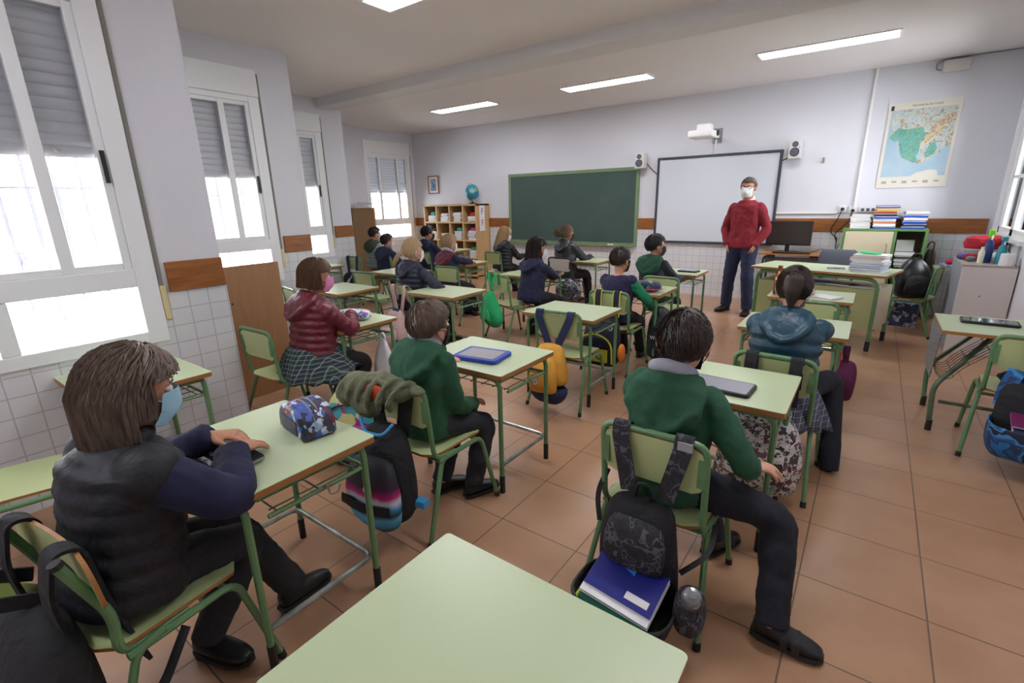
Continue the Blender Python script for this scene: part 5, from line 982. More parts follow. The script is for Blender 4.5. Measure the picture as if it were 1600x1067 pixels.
def person(label, loc, rz, s=1.0, lean=.12, tw=0, bend=0, hyaw=0, hpitch=.1, hroll=0, hoff=(0, 0, 0), wr=None, ank=None, toe=None, top='hoodie', topm=None, botm=None, shoem=None, skm='a',
           hair=None, mask=None, seat=.40, hip=(0, -.03), puff=None, hood=None, lining=None, hands=None, skirt=None, vest=None, sleevem=None, hoodm=None, straps=False, vox=.0075, stand=False, hipz=None, poles=None, hs=None, thick=0, knees=None, hem=0, shoulder=None, dsp=(.024, .085)):
    t = thing('person', label, 'person', loc, rz); hs = hs or s
    T3 = Euler((0, 0, tw)).to_matrix()
    Hc = V((hip[0], hip[1], hipz if hipz else seat+.085*s)); sp = (T3 @ Euler((-lean, bend, 0)).to_matrix()) @ V((0, 0, 1)); X = T3 @ V((1, 0, 0)); X = (X-sp*X.dot(sp)).normalized(); Y = sp.cross(X)
    TL = .355*s if not stand else .51*s
    if stand: TL = .52
    Nk = Hc+sp*TL; hc = Nk+V(Y)*.02*s+V((0, 0, 1))*.117*hs+sp*.02*s+V(hoff)
    Hm = headM(hc, None, hpitch, hroll, tw+hyaw); C3 = Hm.to_3x3()
    shw = (.122*s if not stand else .158); shz = (.055 if not stand else .085)*s
    sj = {'L': Nk-sp*shz-X*shw, 'R': Nk-sp*shz+X*shw}
    if stand: l1, l2 = .275, .245
    else: l1, l2 = .225*s, .205*s
    wr = wr or {}; wr = {k: V(wr.get(k, (x*.12*s, .34*s, .60*s))) for k, x in (('L', -1), ('R', 1))}; poles = poles or {}
    el = {}
    for k, x in (('L', -1), ('R', 1)):
        e, wt = ik(sj[k], wr[k], l1, l2, poles.get(k, (x*.7, -.25, -1))); el[k] = e; wr[k] = wt
    hj = {'L': Hc-X*.07*s, 'R': Hc+X*.07*s}
    th, shn = (.325*s, .32*s) if not stand else (.43, .42)
    ank = ank or {}; ak = {k: V(ank.get(k, (x*.09*s, .36*s, .07*s))) for k, x in (('L', -1), ('R', 1))}; kn = {}; toe = toe or {}; knees = knees or {}
    for k, x in (('L', -1), ('R', 1)):
        kk, a2 = ik(hj[k], ak[k], th, shn, knees.get(k, (x*.15, 1, 1) if not stand else (x*.1, 1, 0))); kn[k] = kk; ak[k] = a2
    # ---- body: one continuous surface
    b = MB(); g = s
    if stand: rr = [(.155, .105), (.14, .105), (.165, .115), (.15, .1), (.06, .055)]
    else: rr = [(.118*g, .09*g), (.105*g, .078*g), (.118*g, .085*g), (.11*g, .07*g), (.04*g, .04*g)]
    tt = (-.05, .35, .72, .9, 1.0)
    b.loft([(Hc+sp*TL*q, X*a, Y*c) for q, (a, c) in zip(tt, rr)], 18)
    nr = .038*hs if not stand else .056
    b.tube([Nk-sp*.05, Nk+sp*.02, hc+C3 @ V((0, -.012*hs, -.07*hs)), hc+C3 @ V((0, -.01*hs, -.02*hs))], [nr*1.25, nr, nr, nr*1.1], 14)
    E = lambda c, r, sq=1.0: b.ell(hc+C3 @ (V(c)*hs), [q*hs for q in r], C3, 20, 12, sq=sq)
    E((0, -.008, .012), (.073, .086, .085)); E((0, .022, -.04), (.058, .062, .07)); E((0, .05, -.088), (.028, .03, .026)); E((0, .075, -.03), (.016, .022, .026)); E((0, .085, -.04), (.0135, .015, .0115))
    E((-.03, .064, -.035), (.02, .016, .018)); E((.03, .064, -.035), (.02, .016, .018)); E((0, .074, -.068), (.02, .012, .008)); E((0, .068, .012), (.045, .016, .014))
    for x in (-1, 1):
        E((x*.074, -.008, -.018), (.008, .018, .028)); E((x*.082, -.014, -.010), (.007, .013, .02))
    fr = (.036*s, .03*s, .022*s) if not stand else (.052, .044, .031)
    for k in 'LR':
        limb(b, [sj[k], el[k], wr[k]], fr, 12)
        limb(b, [hj[k], kn[k], ak[k]], [(.062*s), .046*s, .032*s] if not stand else [.085, .06, .042], 14)
        hd = (hands or {}).get(k)
        sx = 1 if k == 'L' else -1
        if hd is None: hd = ((sx*.35, 1, -.15), (0, 0, 1), (sx, 0, 0), .35)
        hand(b, wr[k], hd[0], hd[1], hd[2], s*1.0 if not stand else 1.2, hd[3], hd[4] if len(hd) > 4 else .12)
    for k in 'LR':
        td = V(toe.get(k, (0, 1, 0))).normalized(); b.tube([ak[k]+V((0, 0, -.0)), ak[k]+V((0, 0, -.035*s))-td*.01*s, ak[k]+td*.1*s+V((0, 0, -.045*s))], [.03*s, .03*s, .02*s], 10)
    b.build('body', SK[skm], t, remesh=vox, sm=3)
    # eyes and brows
    for x in (-1, 1):
        e = MB().ell(hc+C3 @ (V((x*.031, .071, .0))*hs), (.0125*hs,)*3, C3, 14, 10).build('eye', bpy.data.materials.get('eye_white') or mat('eye_white', (225, 222, 216), .25), t)
        MB().ell(hc+C3 @ (V((x*.031, .0785, .0))*hs), (.0065*hs,)*3, C3, 12, 8).build('iris', bpy.data.materials.get('eye_brown') or mat('eye_brown', (40, 26, 18), .2), e)
        MB().tube([hc+C3 @ (V((x*a, y, z))*hs) for a, y, z in ((.014, .084, .018), (.03, .082, .023), (.046, .072, .018))], [.002*hs, .003*hs, .0015*hs], 6).build('eyebrow', HM['dark'], t)
    # ---- clothes
    ex = {'hoodie': .02, 'puffer': .034, 'vest': .02, 'sweater': .016}[top]*s+thick
    if puff is None and top == 'puffer': puff = (.052, .014)
    b = MB(); N = 30; st = []; t0 = -.17-hem if not stand else -.13
    prof = [(-.25, 1.0, 1.05), (-.05, 1.06, 1.1), (.35, 1, 1.0), (.72, 1.04, 1.03), (.86, .97, 1.0), (.94, .68, .85), (1.0, .5, .7)]
    def pr(q):
        for i in range(len(prof)-1):
            if prof[i][0] <= q <= prof[i+1][0]:
                u = (q-prof[i][0])/(prof[i+1][0]-prof[i][0]); u = u*u*(3-2*u); return [prof[i][j]*(1-u)+prof[i+1][j]*u for j in (1, 2)]
        return prof[-1][1:]
    bw, bd = (.118*g+ex, .088*g+ex) if not stand else (.17+ex*.3, .115+ex*.3)
    for i in range(N*2+1):
        q = t0+(1.0-t0)*i/(N*2); ka, kc = pr(q); pf = puff[1]*(abs(math.sin(math.pi*q*TL/puff[0]))-.5) if puff and q < .93 else 0
        lap = max(0, -q)*.0
        st.append((Hc+sp*TL*q, X*(bw*ka+pf), Y*(bd*kc+pf)))
    b.loft(st, 28, sq=2.3)
    tb = MB()
    ks = .72 if top == 'puffer' else 1
    sl = fr[0]+ex*.9*ks, fr[1]+ex*.8*ks, fr[2]+ex*.75*ks
    tgt = tb if sleevem else b
    for k in 'LR':
        wd = (wr[k]-el[k]).normalized()
        limb(tgt, [sj[k]-X*(.0), el[k], wr[k]+wd*.004], sl, 16, puff if not sleevem else None)
        if not stand or True: tgt.tube([wr[k]-wd*.035, wr[k]-wd*.03, wr[k]+wd*.006], [sl[2]*.95, sl[2]*1.08, sl[2]*.9], 14)
    if sleevem:
        for k in 'LR': b.ell(sj[k], (sl[0]*1.12,)*3, nu=14, nv=10)
    col = None
    if hood:
        # hood lying on the back: thick roll round the neck and a pouch behind
        nb = Nk-sp*.008; roll = []; hb = MB() if hoodm else b
        for a in range(-150, 151, 15):
            q = R(a); roll.append(nb + X*math.sin(q)*.074*hs*1.05 - Y*(math.cos(q)*.068*hs) + sp*(.012+.016*math.cos(q))*s)
        hb.tube(roll, [.018*s+.016*s*(.5+.5*math.cos(R(a))) for a in range(-150, 151, 15)], 12)
        h_ = hood*s; st = []
        for zz, w_, d_, y_ in ((.035, .07, .03, .055), (.02, .105, .042, .066), (-.02, .13, .05, .078), (-.06, .128, .052, .09), (-.10, .105, .045, .10), (-.135, .07, .034, .104), (-.155, .035, .018, .10)):
            st.append((nb+sp*zz*h_-Y*(y_*s), X*w_*h_, Y*d_*(.6+.4*hood)*s))
        hb.loft(st, 24, sq=2.2)
        if hood > .6:
            for x in (-1, 1): hb.tube([nb+X*x*.085*h_-Y*.02*s+sp*.03*s, nb+X*x*.118*h_-Y*.06*s-sp*.0, nb+X*x*.105*h_-Y*.115*s-sp*.05*h_, nb+X*x*.06*h_-Y*.142*s-sp*.1*h_, nb-Y*.148*s-sp*.125*h_], [.022*s, .024*s, .02*s, .016*s, .014*s], 10)
    elif top in ('puffer', 'vest'):
        ring = [Nk+sp*.022*s + X*math.sin(R(a))*.05*hs*1.1 + Y*(math.cos(R(a))*.052*hs) for a in range(0, 360, 20)]; b.tube(ring, .022*s, 10, closed=True)
    if hoodm: hb.build('hood', hoodm, t, remesh=.009, sm=3, disp=(.014, .07))
    nm = {'hoodie': 'hoodie', 'puffer': 'puffer_jacket', 'vest': 'quilted_vest', 'sweater': 'sweater'}[top]
    vx = .008 if vox < .007 else .01
    up = b.build(nm, topm, t, remesh=vx, sm=5 if not puff else 1, disp=dsp if top in ('hoodie', 'sweater') else (.005, .05))
    if sleevem: tb.build('sleeves', sleevem, t, remesh=vx, sm=4, disp=(.014, .07))
    if lining:
        b = MB(); roll = []
        for a in range(-140, 141, 14):
            q = R(a); roll.append(Nk + X*math.sin(q)*.063*hs - Y*(math.cos(q)*.064*hs) + sp*(.032+.036*math.cos(q))*s)
        b.tube(roll, [(.012+.012*math.cos(R(a_)/2))*s for a_ in range(-140, 141, 14)], 10); b.build('hood_lining', lining, t, remesh=.007, sm=3, disp=(.008, .05))
    # trousers / skirt
    b = MB(); M3 = Matrix((X, Y, sp)).transposed()
    b.ell(Hc, (.125*s+.0, .10*s, .085*s) if not stand else (.165, .12, .12), M3, 18, 12)
    lr = (.076*s, .058*s, .05*s) if not stand else (.105, .078, .068)
    for k in 'LR':
        sd = (ak[k]-kn[k]).normalized(); limb(b, [hj[k], kn[k], ak[k]+sd*(.035 if skirt else .012)*s], lr if not skirt else [q*.9 for q in lr], 16)
    if skirt:
        for k in 'LR':
            td = V(toe.get(k, (0, 1, 0))).normalized(); b.tube([ak[k], ak[k]-V((0, 0, .03*s)) if td.z > -.3 else ak[k]+td*.02, ak[k]+td*.1*s+V((0, 0, -.045*s))], [.047*s, .045*s, .033*s], 12)
    b.build('trousers' if not skirt else 'tights', botm, t, remesh=vx, sm=4, disp=(.02, .08) if not skirt else None)
    if skirt:
        make_skirt(t, Hc, X, Y, s, skirt)
    # shoes
    for k in 'LR':
        td = V(toe.get(k, (0, 1, 0))).normalized(); up_ = V((0, 0, 1)); up_ = (up_-td*up_.dot(td)).normalized(); sd = td.cross(up_); a = ak[k]-up_*.062*s*(1.0 if not stand else 1.1); k2 = s if not stand else 1.25
        b = MB(); b.loft([(a-td*.055*k2+up_*.028*k2, sd*.018*k2, up_*.022*k2), (a-td*.045*k2+up_*.034*k2, sd*.03*k2, up_*.034*k2), (a+up_*.034*k2, sd*.034*k2, up_*.036*k2), (a+td*.05*k2+up_*.026*k2, sd*.036*k2, up_*.028*k2), (a+td*.1*k2+up_*.018*k2, sd*.038*k2, up_*.02*k2), (a+td*.135*k2+up_*.014*k2, sd*.03*k2, up_*.014*k2), (a+td*.15*k2+up_*.012*k2, sd*.014*k2, up_*.009*k2)], 18, sq=2.4)
        b.tube([ak[k]-up_*.045*k2, ak[k]-up_*.015*k2], .036*k2, 14)
        o = b.build('shoe', shoem or SHOE, t, sub=1)
        if straps:
            for q in (.045, .08): MB().ribbon(fillet([a+td*q+sd*.041+up_*.006, a+td*(q-.004)+sd*.036+up_*(.05-.16*(q-.045)), a+td*(q-.006)-sd*.034+up_*(.05-.16*(q-.045)), a+td*q-sd*.041+up_*.006], .02, 4), .022, .003, td).build('velcro_strap', M['rubber'], o)
        c2 = MB(); pr2 = [(-.058, .02), (-.03, .034), (.03, .036), (.09, .041), (.13, .034), (.152, .014)]
        c2.add([a+td*x*k2+sd*y*k2*e+up_*(-.008+h)*k2 for h in (0, .012) for e in (1, -1) for x, y in pr2], [])
        n = len(pr2); loop = list(range(n))+[2*n-1-i for i in range(n)]; c2.f = [loop[::-1], [i+2*n for i in loop]]+[[loop[i], loop[(i+1) % (2*n)], loop[(i+1) % (2*n)]+2*n, loop[i]+2*n] for i in range(2*n)]; c2.m = [0]*len(c2.f)
        c2.build('sole', M['rubber'], o, smooth=False)
    if hair: hair(t, Hm, hs)
    if mask:
        b = MB(); rows_ = mask_mesh(b, Hm, hs); mo = b.build('face_mask', mask, t, solid=.0015, sub=1)
        for x in (-1, 1):
            e = Hm @ V((x*.083*hs, -.024*hs, -.004*hs)); e2 = Hm @ V((x*.082*hs, -.02*hs, -.034*hs)); r0 = rows_[8][0 if x < 0 else -1]; r1 = rows_[2][0 if x < 0 else -1]
            MB().tube(fillet([r0, e, e2, r1], .012, 4), .0016, 6).build('ear_loop', mask, mo)
    return t, Hm, dict(Nk=Nk, X=X, Y=Y, sp=sp, Hc=Hc, el=el, wr=wr, kn=kn, sj=sj)
SHOE = mat('black_leather_shoe', (18, 18, 20), .35, spec=.5)
GREYT = cloth('charcoal_school_trousers', (44, 46, 52), .3, 300, wob=5)
NAVYT = cloth('dark_navy_trousers', (26, 29, 40), .3, 300, wob=5)
BLKT = cloth('black_trousers', (20, 20, 24), .3, 300, wob=5)
GREENH = cloth('bottle_green_fleece', (36, 86, 60), .3, 240, wob=5)
NAVYF = cloth('navy_fleece', (30, 35, 68), .3, 240, wob=6)
NAVYP = mat('navy_nylon', (26, 30, 54), .62, (18, 22, 42), 12, .6, bump=.3, bs=70, wob=14)
BLKP = mat('black_nylon', (27, 29, 40), .62, (16, 17, 22), 12, .6, bump=.3, bs=70, wob=14)
MAROON = mat('maroon_nylon', (112, 32, 50), .42, (96, 26, 42), 12, .6, bump=.4, bs=60, wob=16)
TEAL = mat('teal_nylon', (24, 70, 90), .42, (18, 56, 74), 12, .6, bump=.4, bs=60, wob=16)
GREYL = cloth('light_grey_jersey', (176, 178, 192), .3, 250)
MB_ = {'blue': mat('blue_surgical_mask', (160, 202, 224), .8), 'black': mat('black_mask', (22, 22, 24), .7), 'white': mat('white_mask', (232, 234, 236), .8), 'pink': mat('pink_mask', (232, 150, 200), .8)}
def short_hair(mt, n=1100, wd=.0026, L=.05, seed=1, comb=(.1, .25, 0), vol=1.02, lift=.009):
    def f(t, Hm, hs):
        b = MB(); cap(b, Hm, hs, keep_short, vol*1.015)
        hair_strands(b, Hm, hs, n, wd, seed, lenf(L, 60, 88, 134, hs), keep_short, comb=comb, lift=lift, vol=vol, jit=.5)
        b.build('hair', mt, t, normals=False, angle=60)
    return f
def bob_hair(mt, L=.2, n=1300, wd=.003, seed=2, vol=1.1, out=1.0, zend=None, keep=keep_long, jit=.2):
    def f(t, Hm, hs):
        b = MB(); cap(b, Hm, hs, keep, vol)
        hair_strands(b, Hm, hs, n, wd, seed, (lambda lf, lb: (lambda u: lf(u) if u.y > .30*math.hypot(u.x, u.y) else max(.03, (L*(.42+.58*(.95+u.z)))*hs)))(lenf(9, 66, 100, 200, hs), 0), keep, crown=(0, .12, 1), comb=(0, -.25, 0), lift=.012, long=True, vol=vol, jit=jit, Rout=(out if callable(out) else (lambda q: out)), zend=zend)
        b.build('hair', mt, t, normals=False, angle=60)
    return f
def tail_hair(mt, base=(0, -.098, .03), pts=((0, -.12, .01), (0, -.125, -.05), (0, -.115, -.12)), r=.028, n=900, seed=3, curly=False, tie=True, vol=1.04):
    def f(t, Hm, hs):
        b = MB(); kp = lambda u: keep_long(u) or (u.y < -.15 and u.z > -.78)
        cap(b, Hm, hs, kp, vol); rn = random.Random(seed); er = V((.078, .094, .093))*hs*vol; bs = V(base)*hs; C3 = Hm.to_3x3(); O = Hm @ V((0, -.008*hs, .011*hs))
        k = 0
        while k < n:
            u = V((rn.gauss(0, 1), rn.gauss(0, 1), rn.gauss(0, 1))).normalized()
            if not kp(u): continue
            k += 1; p = V((u.x*er.x, u.y*er.y, u.z*er.z)); pp = []; off = 1+rn.uniform(0, .06)
            for i in range(7):
                q = p.lerp(bs, min(1, i/7)); e = math.sqrt((q.x/er.x)**2+(q.y/er.y)**2+(q.z/er.z)**2); pp.append(O+C3 @ (q*(off/max(e, .2))))
            b.tube(pp, .0026*hs, 3)
        if curly:
            for i in range(420):
                d = V((rn.gauss(0, 1), rn.gauss(0, 1), rn.gauss(0, 1))).normalized(); c = V(pts[0])*hs+V((d.x, d.y, d.z))*r*hs*rn.uniform(.6, 1.0); ph = rn.uniform(0, 6); ax = d.orthogonal().normalized(); ay = d.cross(ax)
                b.tube([O+C3 @ (c+(ax*math.cos(ph+a*.9)+ay*math.sin(ph+a*.9))*.008*hs+d*.0022*a*hs) for a in range(8)], .0018*hs, 3)
        else:
            P = [V(p)*hs for p in pts]; path = fillet([bs]+P, .04*hs, 5); m = len(path)
            for i in range(int(n*.5)):
                a = rn.uniform(0, 6.28); rr = math.sqrt(rn.random())*r*hs; sw = [math.sin(math.pi*min(1, .12+.75*j/(m-1)))**.7*(1 if j < m-1 else .5) for j in range(m)]; ww = rn.uniform(-.3, .3)
                b.tube([O+C3 @ (path[j]+V((math.cos(a+ww*j/m)*rr*sw[j], math.sin(a+ww*j/m)*rr*sw[j]*.75, rn.uniform(-.002, .002)))) for j in range(m)], [.0028*hs]*(m-1)+[.0006], 3)
        b.build('hair', mt, t, normals=False, angle=60)
        if tie: MB().tube([O+C3 @ (bs+V((math.cos(R(a))*.017, 0.004, math.sin(R(a))*.017))*hs) for a in range(0, 360, 30)], .005*hs, 8, closed=True).build('hair_tie', M['black'], t)
    return f
def make_skirt(t, Hc, X, Y, s, m):
    # pleated skirt spread over the seat
    rg = []; U = V((0, 0, 1)); n = 96
    for i in range(9):
        u = i/8; ring = []
        for j in range(n):
            a = 2*math.pi*j/n; pl = .010*s*u*math.cos(12*a)*1.2+.008*s*u*math.sin(5*a+1)
            r = .13*s+.10*s*u**.8+pl; z = .06*s-.21*s*u**1.25 - .02*s*math.cos(12*a)*u*.3 + (.10*s*u*max(0, math.sin(a))**1.5)
            ring.append(Hc+X*(math.cos(a)*r)+Y*(math.sin(a)*(r*1.0+.09*s*u*max(0, math.sin(a))))+U*z)
        rg.append(ring)
    b = MB(); b.rings(rg, cap=False); b.build('skirt', m, t, solid=.003, angle=80)
def loc_of(cx, cy, rz, p):   # world point -> person's own frame
    v = V(p)-V((cx, cy, 0)); c, s_ = math.cos(-rz), math.sin(-rz); return (v.x*c-v.y*s_, v.x*s_+v.y*c, v.z)
# ================================================================ THE CLASS
PL = plaid('tartan', (38, 52, 68), (60, 96, 66), (212, 214, 206)); PLG = plaid('grey_tartan', (66, 70, 86), (30, 34, 50), (200, 204, 212))
W_ = lambda c, r, *ps: None
def P_(label, x, y, rz=0, wrw=None, ankw=None, **k):
    L = lambda p: loc_of(x, y, R(rz), p)
    if wrw: k['wr'] = {a: L(p) for a, p in wrw.items()}
    if ankw: k['ank'] = {a: L(p) for a, p in ankw.items()}
    return person(label, (x, y, 0), R(rz), **k)
# nearest boy in green hoodie (right of centre)
P_('boy in a green hoodie with one leg stretched out, nearest of the green hoodies', -.5, 1.66, 0, s=1.05, lean=.02, hyaw=R(8), hpitch=.12, hoff=(.02, .01, -.005),
   wrw={'R': (-.255, 1.80, .53), 'L': (-.46, 1.93, .52)}, ankw={'R': (-.085, 1.585, .085), 'L': (-.36, 1.93, .085)}, toe={'R': (1, .02, 0), 'L': (.45, 1, 0)}, knees={'R': (.7, .9, 1)},
   poles={'R': (.8, -.7, -.6)}, hands={'R': ((1, .35, -.12), (0, 0, 1), (-.35, 1, 0), .3, .2), 'L': ((1, .2, -.1), (0, 0, 1), (0, 1, 0), .4)},
   topm=GREENH, botm=NAVYT, hood=1.0, lining=GREYL, straps=True, vox=.005, hair=short_hair(HM['dark'], 3000, .0019, .05, 11), mask=MB_['black'])
P_('boy in a green hoodie and black mask at the desk with the blue tablet', -1.61, 1.5, 0, s=1.0, lean=.1, hyaw=R(-8), hpitch=.1, hoff=(.015, 0, -.03),
   wrw={'R': (-1.52, 1.72, .50), 'L': (-1.74, 1.78, .68)}, ankw={'R': (-1.50, 1.67, .08), 'L': (-1.66, 1.60, .08)}, toe={'R': (.35, 1, 0), 'L': (.3, 1, 0)}, topm=GREENH, botm=GREYT, skm='c',
   poles={'R': (.35, -.7, -.7)}, hood=1.0, lining=GREYL, vox=.006, hair=short_hair(HM['brown'], 3000, .0022, .07, 12, vol=1.08), mask=MB_['black'], shoulder=1)
P_('child with long brown hair, blue mask and black quilted vest at the nearest left desk', -1.6, .30, 8, s=1.06, lean=.18, hyaw=R(-12), hpitch=.2, hoff=(.0, .03, .0),
   wrw={'R': (-1.585, .60, .712), 'L': (-1.735, .60, .732)}, ankw={'R': (-1.62, .43, .09), 'L': (-1.60, .72, .09)}, toe={'R': (1, .25, 0), 'L': (.05, 1, 0)},
   poles={'R': (1, -.1, -.62), 'L': (-.6, .3, -.8)}, hands={'R': ((-.1, 1, -.05), (0, 0, 1), (-1, 0, 0), .25, .2), 'L': ((.85, .6, .0), (0, 0, 1), (.5, -1, 0), .35)},
   top='vest', thick=.018, puff=(.058, .007), topm=BLKP, sleevem=NAVYF, botm=GREYT, vox=.005, hair=bob_hair(HM['brown_lit'], .27, 5200, .0021, 13, 1.12, (lambda q: 1.06+min(0, (q.z+.03)*1.6)), jit=.38, zend=lambda u: -.165 if u.y < -.1 else -.075), mask=MB_['blue'], skm='b')
P_('child in a maroon puffer jacket and tartan skirt leaning on a desk', -2.98, 1.78, -6, s=1.08, hs=1.0, lean=.12, hyaw=R(-18), hpitch=.15, hoff=(0, .02, .01), hipz=.51,
   wrw={'R': (-2.96, 2.06, .73), 'L': (-3.12, 2.05, .72)}, ankw={'R': (-2.9, 1.95, .08), 'L': (-3.08, 1.95, .08)}, poles={'R': (1, -.4, -.5)}, top='puffer', topm=MAROON, botm=BLKT, skirt=PL, hood=.95,
   puff=(.05, .016), hair=bob_hair(HM['chest'], .2, 2400, .0026, 14, 1.08, .98, zend=lambda u: -.09), mask=MB_['pink'])
P_('pupil with fair low ponytail in a navy puffer jacket', -3.78, 3.42, -4, s=1.1, lean=.1, hyaw=R(-10), hpitch=.1, wrw={'R': (-3.45, 3.62, .55), 'L': (-3.95, 3.7, .66)}, poles={'R': (1, -.3, -.3)}, top='puffer', topm=NAVYP, botm=NAVYT, thick=-.004, hood=.8,
   skm='c', hair=tail_hair(HM['fair'], (-.02, -.098, -.02), ((-.03, -.13, -.06), (-.05, -.15, -.12), (-.06, -.16, -.18)), .026, 1400, 15), mask=MB_['white'])
P_('pupil seen from behind with a big round navy hood near the far window', -6.05, 4.98, -4, s=.96, lean=.12, hyaw=R(-12), hpitch=.1, topm=NAVYF, botm=NAVYT, hood=1.35, top='puffer', hair=short_hair(HM['dark'], 900, .0034, .06, 16, vol=1.08), mask=MB_['white'])
P_('pupil in a pale grey green puffer with olive hood by the tall board', -6.98, 5.52, -4, s=1.06, lean=.05, hyaw=R(-15), top='puffer', topm=mat('pale_sage_nylon', (140, 158, 150), .45, (118, 136, 130), 12, .6, wob=14), botm=BLKT, hood=1.1, hoodm=cloth('olive_hood', (72, 78, 60)), hair=short_hair(HM['dark'], 900, .0034, .05, 17), mask=MB_['white'])
P_('boy with black hair in a navy hooded jacket before the cubby bookcase', -5.97, 5.8, -4, s=1.08, lean=.05, hyaw=R(-18), hpitch=.1, topm=NAVYF, botm=BLKT, hood=1.1, hair=short_hair(HM['black'], 900, .0034, .055, 18, vol=1.07), mask=MB_['black'])
P_('fair haired boy in a navy coat with maroon hood stretching one arm over a desk', -4.36, 4.58, -4, s=1.04, lean=.1, hyaw=R(-10), hpitch=.12, wrw={'R': (-4.36, 5.06, .71), 'L': (-4.6, 5.0, .71)}, poles={'R': (1, -.1, -.4)}, topm=NAVYF, botm=BLKT,
   skm='c', hood=.95, hoodm=cloth('maroon_hood', (104, 40, 58)), lining=GREYL, hair=short_hair(HM['fair'], 1200, .003, .055, 19, vol=1.06), mask=MB_['white'])
P_('pupil with long light hair in a black puffer jacket, head lowered', -4.84, 6.38, -6, s=1.04, lean=.16, hyaw=R(-25), hpitch=.35, top='puffer', topm=BLKP, botm=BLKT, hood=.9, hair=bob_hair(HM['fair'], .26, 1300, .0034, 20, 1.06, 1.0), mask=MB_['white'])
P_('pupil with long dark hair in a navy hoodie on the green bag chair', -2.98, 4.36, -14, s=1.06, lean=.22, hyaw=R(-24), hpitch=.12, hip=(.04, .0), wrw={'R': (-2.93, 4.74, .71), 'L': (-3.15, 4.8, .71)}, poles={'R': (1, -.2, -.4)},
   ankw={'R': (-2.8, 4.6, .08), 'L': (-3.05, 4.5, .08)}, topm=NAVYF, botm=BLKT, hood=.9, skm='b', hair=bob_hair(HM['dark'], .32, 1800, .003, 21, 1.05, 1.0), mask=MB_['white'])
t12, H12, J12 = P_('pupil with curly bun in a black sports jacket with white shoulder stripes', -3.5, 6.1, -8, s=1.16, lean=.06, hyaw=R(-14), top='hoodie', topm=mat('black_sports_nylon', (36, 38, 48), .5, (28, 29, 36), 9, .6, wob=10), botm=BLKT, hood=.7, skm='b', hs=1.02, hoff=(0, 0, .0),
   hair=tail_hair(HM['curly'], (-.02, -.085, .02), ((-.045, -.12, -.015),), .052, 1100, 22, curly=True, vol=1.05), mask=MB_['black'])
P_('boy in a dark purple fleece with bright green sleeves', -1.78, 4.04, -2, s=1.0, lean=.1, hyaw=R(-16), hpitch=.12, wrw={'R': (-1.56, 4.3, .52), 'L': (-1.9, 4.4, .6)}, poles={'R': (1, -.3, -.6)}, topm=cloth('purple_navy_fleece', (44, 38, 74)), sleevem=cloth('bright_green_fleece', (30, 140, 96)), botm=BLKT,
   hair=short_hair(HM['dark'], 1300, .003, .05, 23), mask=MB_['black'])
P_('boy in a navy padded vest with dark green hood and black mask', -1.86, 5.12, -14, s=1.06, lean=.08, hyaw=R(-32), hpitch=.05, topm=NAVYP, hoodm=cloth('bottle_green', (32, 82, 62)), botm=BLKT, hood=1.05, hair=short_hair(HM['black'], 1300, .003, .045, 24, vol=1.05), mask=MB_['black'])
P_('pupil with dark ponytail in a teal puffer jacket hunched over a desk', -.29, 2.80, 0, s=1.1, hs=1.0, lean=.18, hyaw=R(4), hpitch=.22, hoff=(0, .02, .015), wrw={'R': (-.18, 3.38, .72), 'L': (-.46, 3.38, .72)}, poles={'R': (1, -.1, -.12), 'L': (-1, -.1, -.12)},
   ankw={'R': (-.02, 2.98, .17), 'L': (-.32, 3.2, .08)}, toe={'R': (.2, -.35, -.75), 'L': (0, 1, 0)}, top='puffer', vox=.0065, thick=-.006, puff=(.066, .017), topm=TEAL, botm=NAVYT, skirt=PLG, hood=.82,
   hair=tail_hair(HM['dark'], (0, -.085, .05), ((0, -.118, .03), (0, -.122, -.04), (0, -.112, -.12)), .042, 3000, 25), mask=MB_['white'])
for k in range(3):
    n_ = J12['Nk']; o_ = J12['sj']['R']; off = J12['Y']*(.022*(k-1)); MB().ribbon([n_.lerp(o_, .45)+off+V((0, 0, .045)), n_.lerp(o_, .7)+off+V((.005, 0, .04)), o_+off+V((.02, 0, .046)), o_+off+V((.05, 0, .015))], .009, .003, (0, 1, 0)).build('white_stripe', M['paper'], t12)
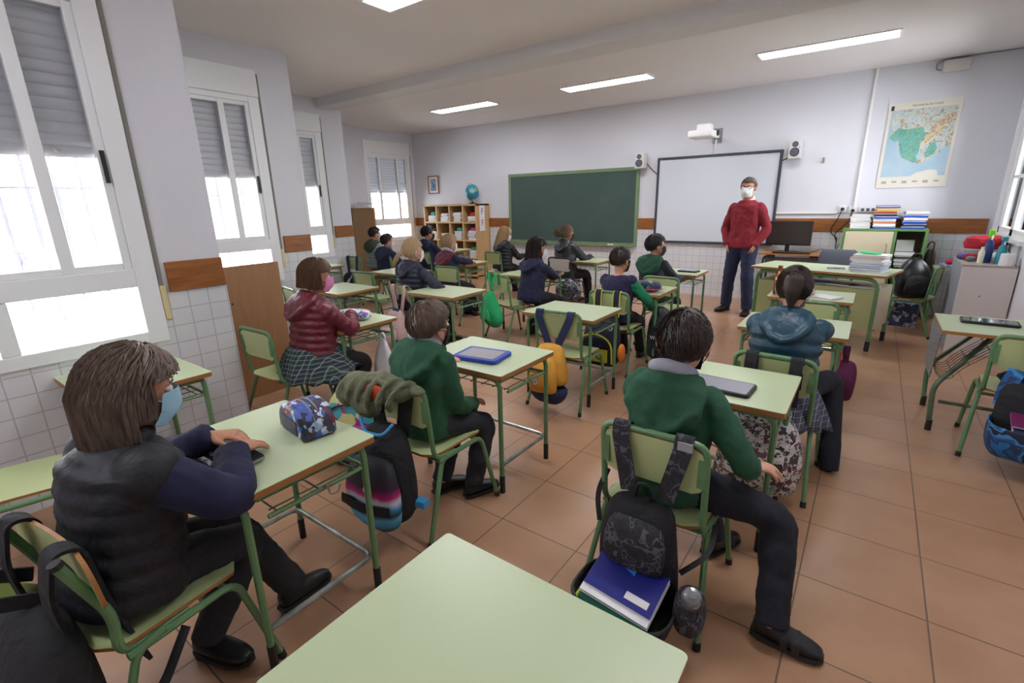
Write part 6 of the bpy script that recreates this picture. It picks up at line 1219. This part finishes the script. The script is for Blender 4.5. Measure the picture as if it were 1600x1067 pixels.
# teacher
WINE = cloth('wine_red_knit', (138, 26, 44), .5, 260, wob=4); JEAN = cloth('dark_blue_denim', (42, 52, 84), .4, 300, wob=4)
t, Hm, J = P_('man in a wine red sweater, glasses and white mask standing with hands in pockets', -1.33, 6.86, 168, s=1.14, hs=1.12, stand=True, hipz=.93, lean=.0, hyaw=R(6), hpitch=.06, seat=0, hip=(0, 0),
   wr={'L': (-.175, .075, .90), 'R': (.175, .075, .90)}, poles={'L': (-.8, -.6, 0), 'R': (.8, -.6, 0)}, hands={'L': ((.35, -.25, -1), (-1, 0, 0), (0, 1, 0), .15), 'R': ((-.35, -.25, -1), (1, 0, 0), (0, 1, 0), .15)},
   ankw={'R': (-1.49, 6.96, .085), 'L': (-1.20, 6.84, .085)}, toe={'R': (.25, 1, 0), 'L': (-.2, 1, 0)}, top='sweater', topm=WINE, botm=JEAN, skm='b', vox=.006, hair=short_hair(HM['grey'], 1500, .0024, .03, 30, comb=(0, -.4, 0), vol=.99, lift=.004), mask=MB_['white'], dsp=(.02, .1))
b = MB(); hs = 1.12
for x in (-1, 1):
    b.tube([Hm @ (V((x*.031+.024*math.cos(R(a)), .094-.006*abs(math.cos(R(a))), .002+.017*math.sin(R(a))))*hs) for a in range(0, 360, 20)], .0028, 6, closed=True)
    b.tube([Hm @ (V((x*.055, .088, .006))*hs), Hm @ (V((x*.076, .03, .004))*hs), Hm @ (V((x*.080, -.015, .0))*hs)], .002, 6)
b.tube([Hm @ (V((-.008, .095, .004))*hs), Hm @ (V((.008, .095, .004))*hs)], .002, 6); b.build('glasses', M['black'], t)
b = MB(); b.tube([J['Nk']+V((math.sin(R(a))*.068, math.cos(R(a))*.066, .014-.03*math.cos(R(a)))) for a in range(0, 360, 18)], .013, 8, closed=True); b.build('shirt_collar', M['paper'], t)
# person far outside
t = thing('person', 'small distant person outside the nearest left window, hand raised to the head', 'person', (-16, 2.45, -.25), R(60))
b = MB(); b.ell((0, 0, 1.62), (.09, .11, .12)); b.tube([(0, 0, .85), (0, 0, 1.2), (0, 0, 1.45), (0, 0, 1.55)], [.15, .16, .19, .06], 14)
for x in (-1, 1): limb(b, [(x*.08, 0, .9), (x*.1, .03, .48), (x*.13, 0, .06)], (.09, .06, .04)); b.ell((x*.13, .06, .04), (.04, .12, .04))
limb(b, [(-.19, 0, 1.42), (-.42, .05, 1.5), (-.13, .1, 1.66)], (.05, .04, .03)); limb(b, [(.19, 0, 1.42), (.33, .05, 1.2), (.2, .12, 1.02)], (.05, .04, .03))
b.build('body', SK['a'], t, remesh=.02)
b = MB(); b.tube([(0, 0, .9), (0, 0, 1.2), (0, 0, 1.47)], [.17, .18, .2], 14); b.build('jacket', cloth('pale_blue_coat', (120, 136, 176)), t, remesh=.02)
b = MB(); [limb(b, [(x*.08, 0, .95), (x*.1, .03, .48), (x*.13, 0, .12)], (.12, .08, .06)) for x in (-1, 1)]; b.build('trousers', cloth('purple_grey_trousers', (92, 88, 132)), t, remesh=.02)
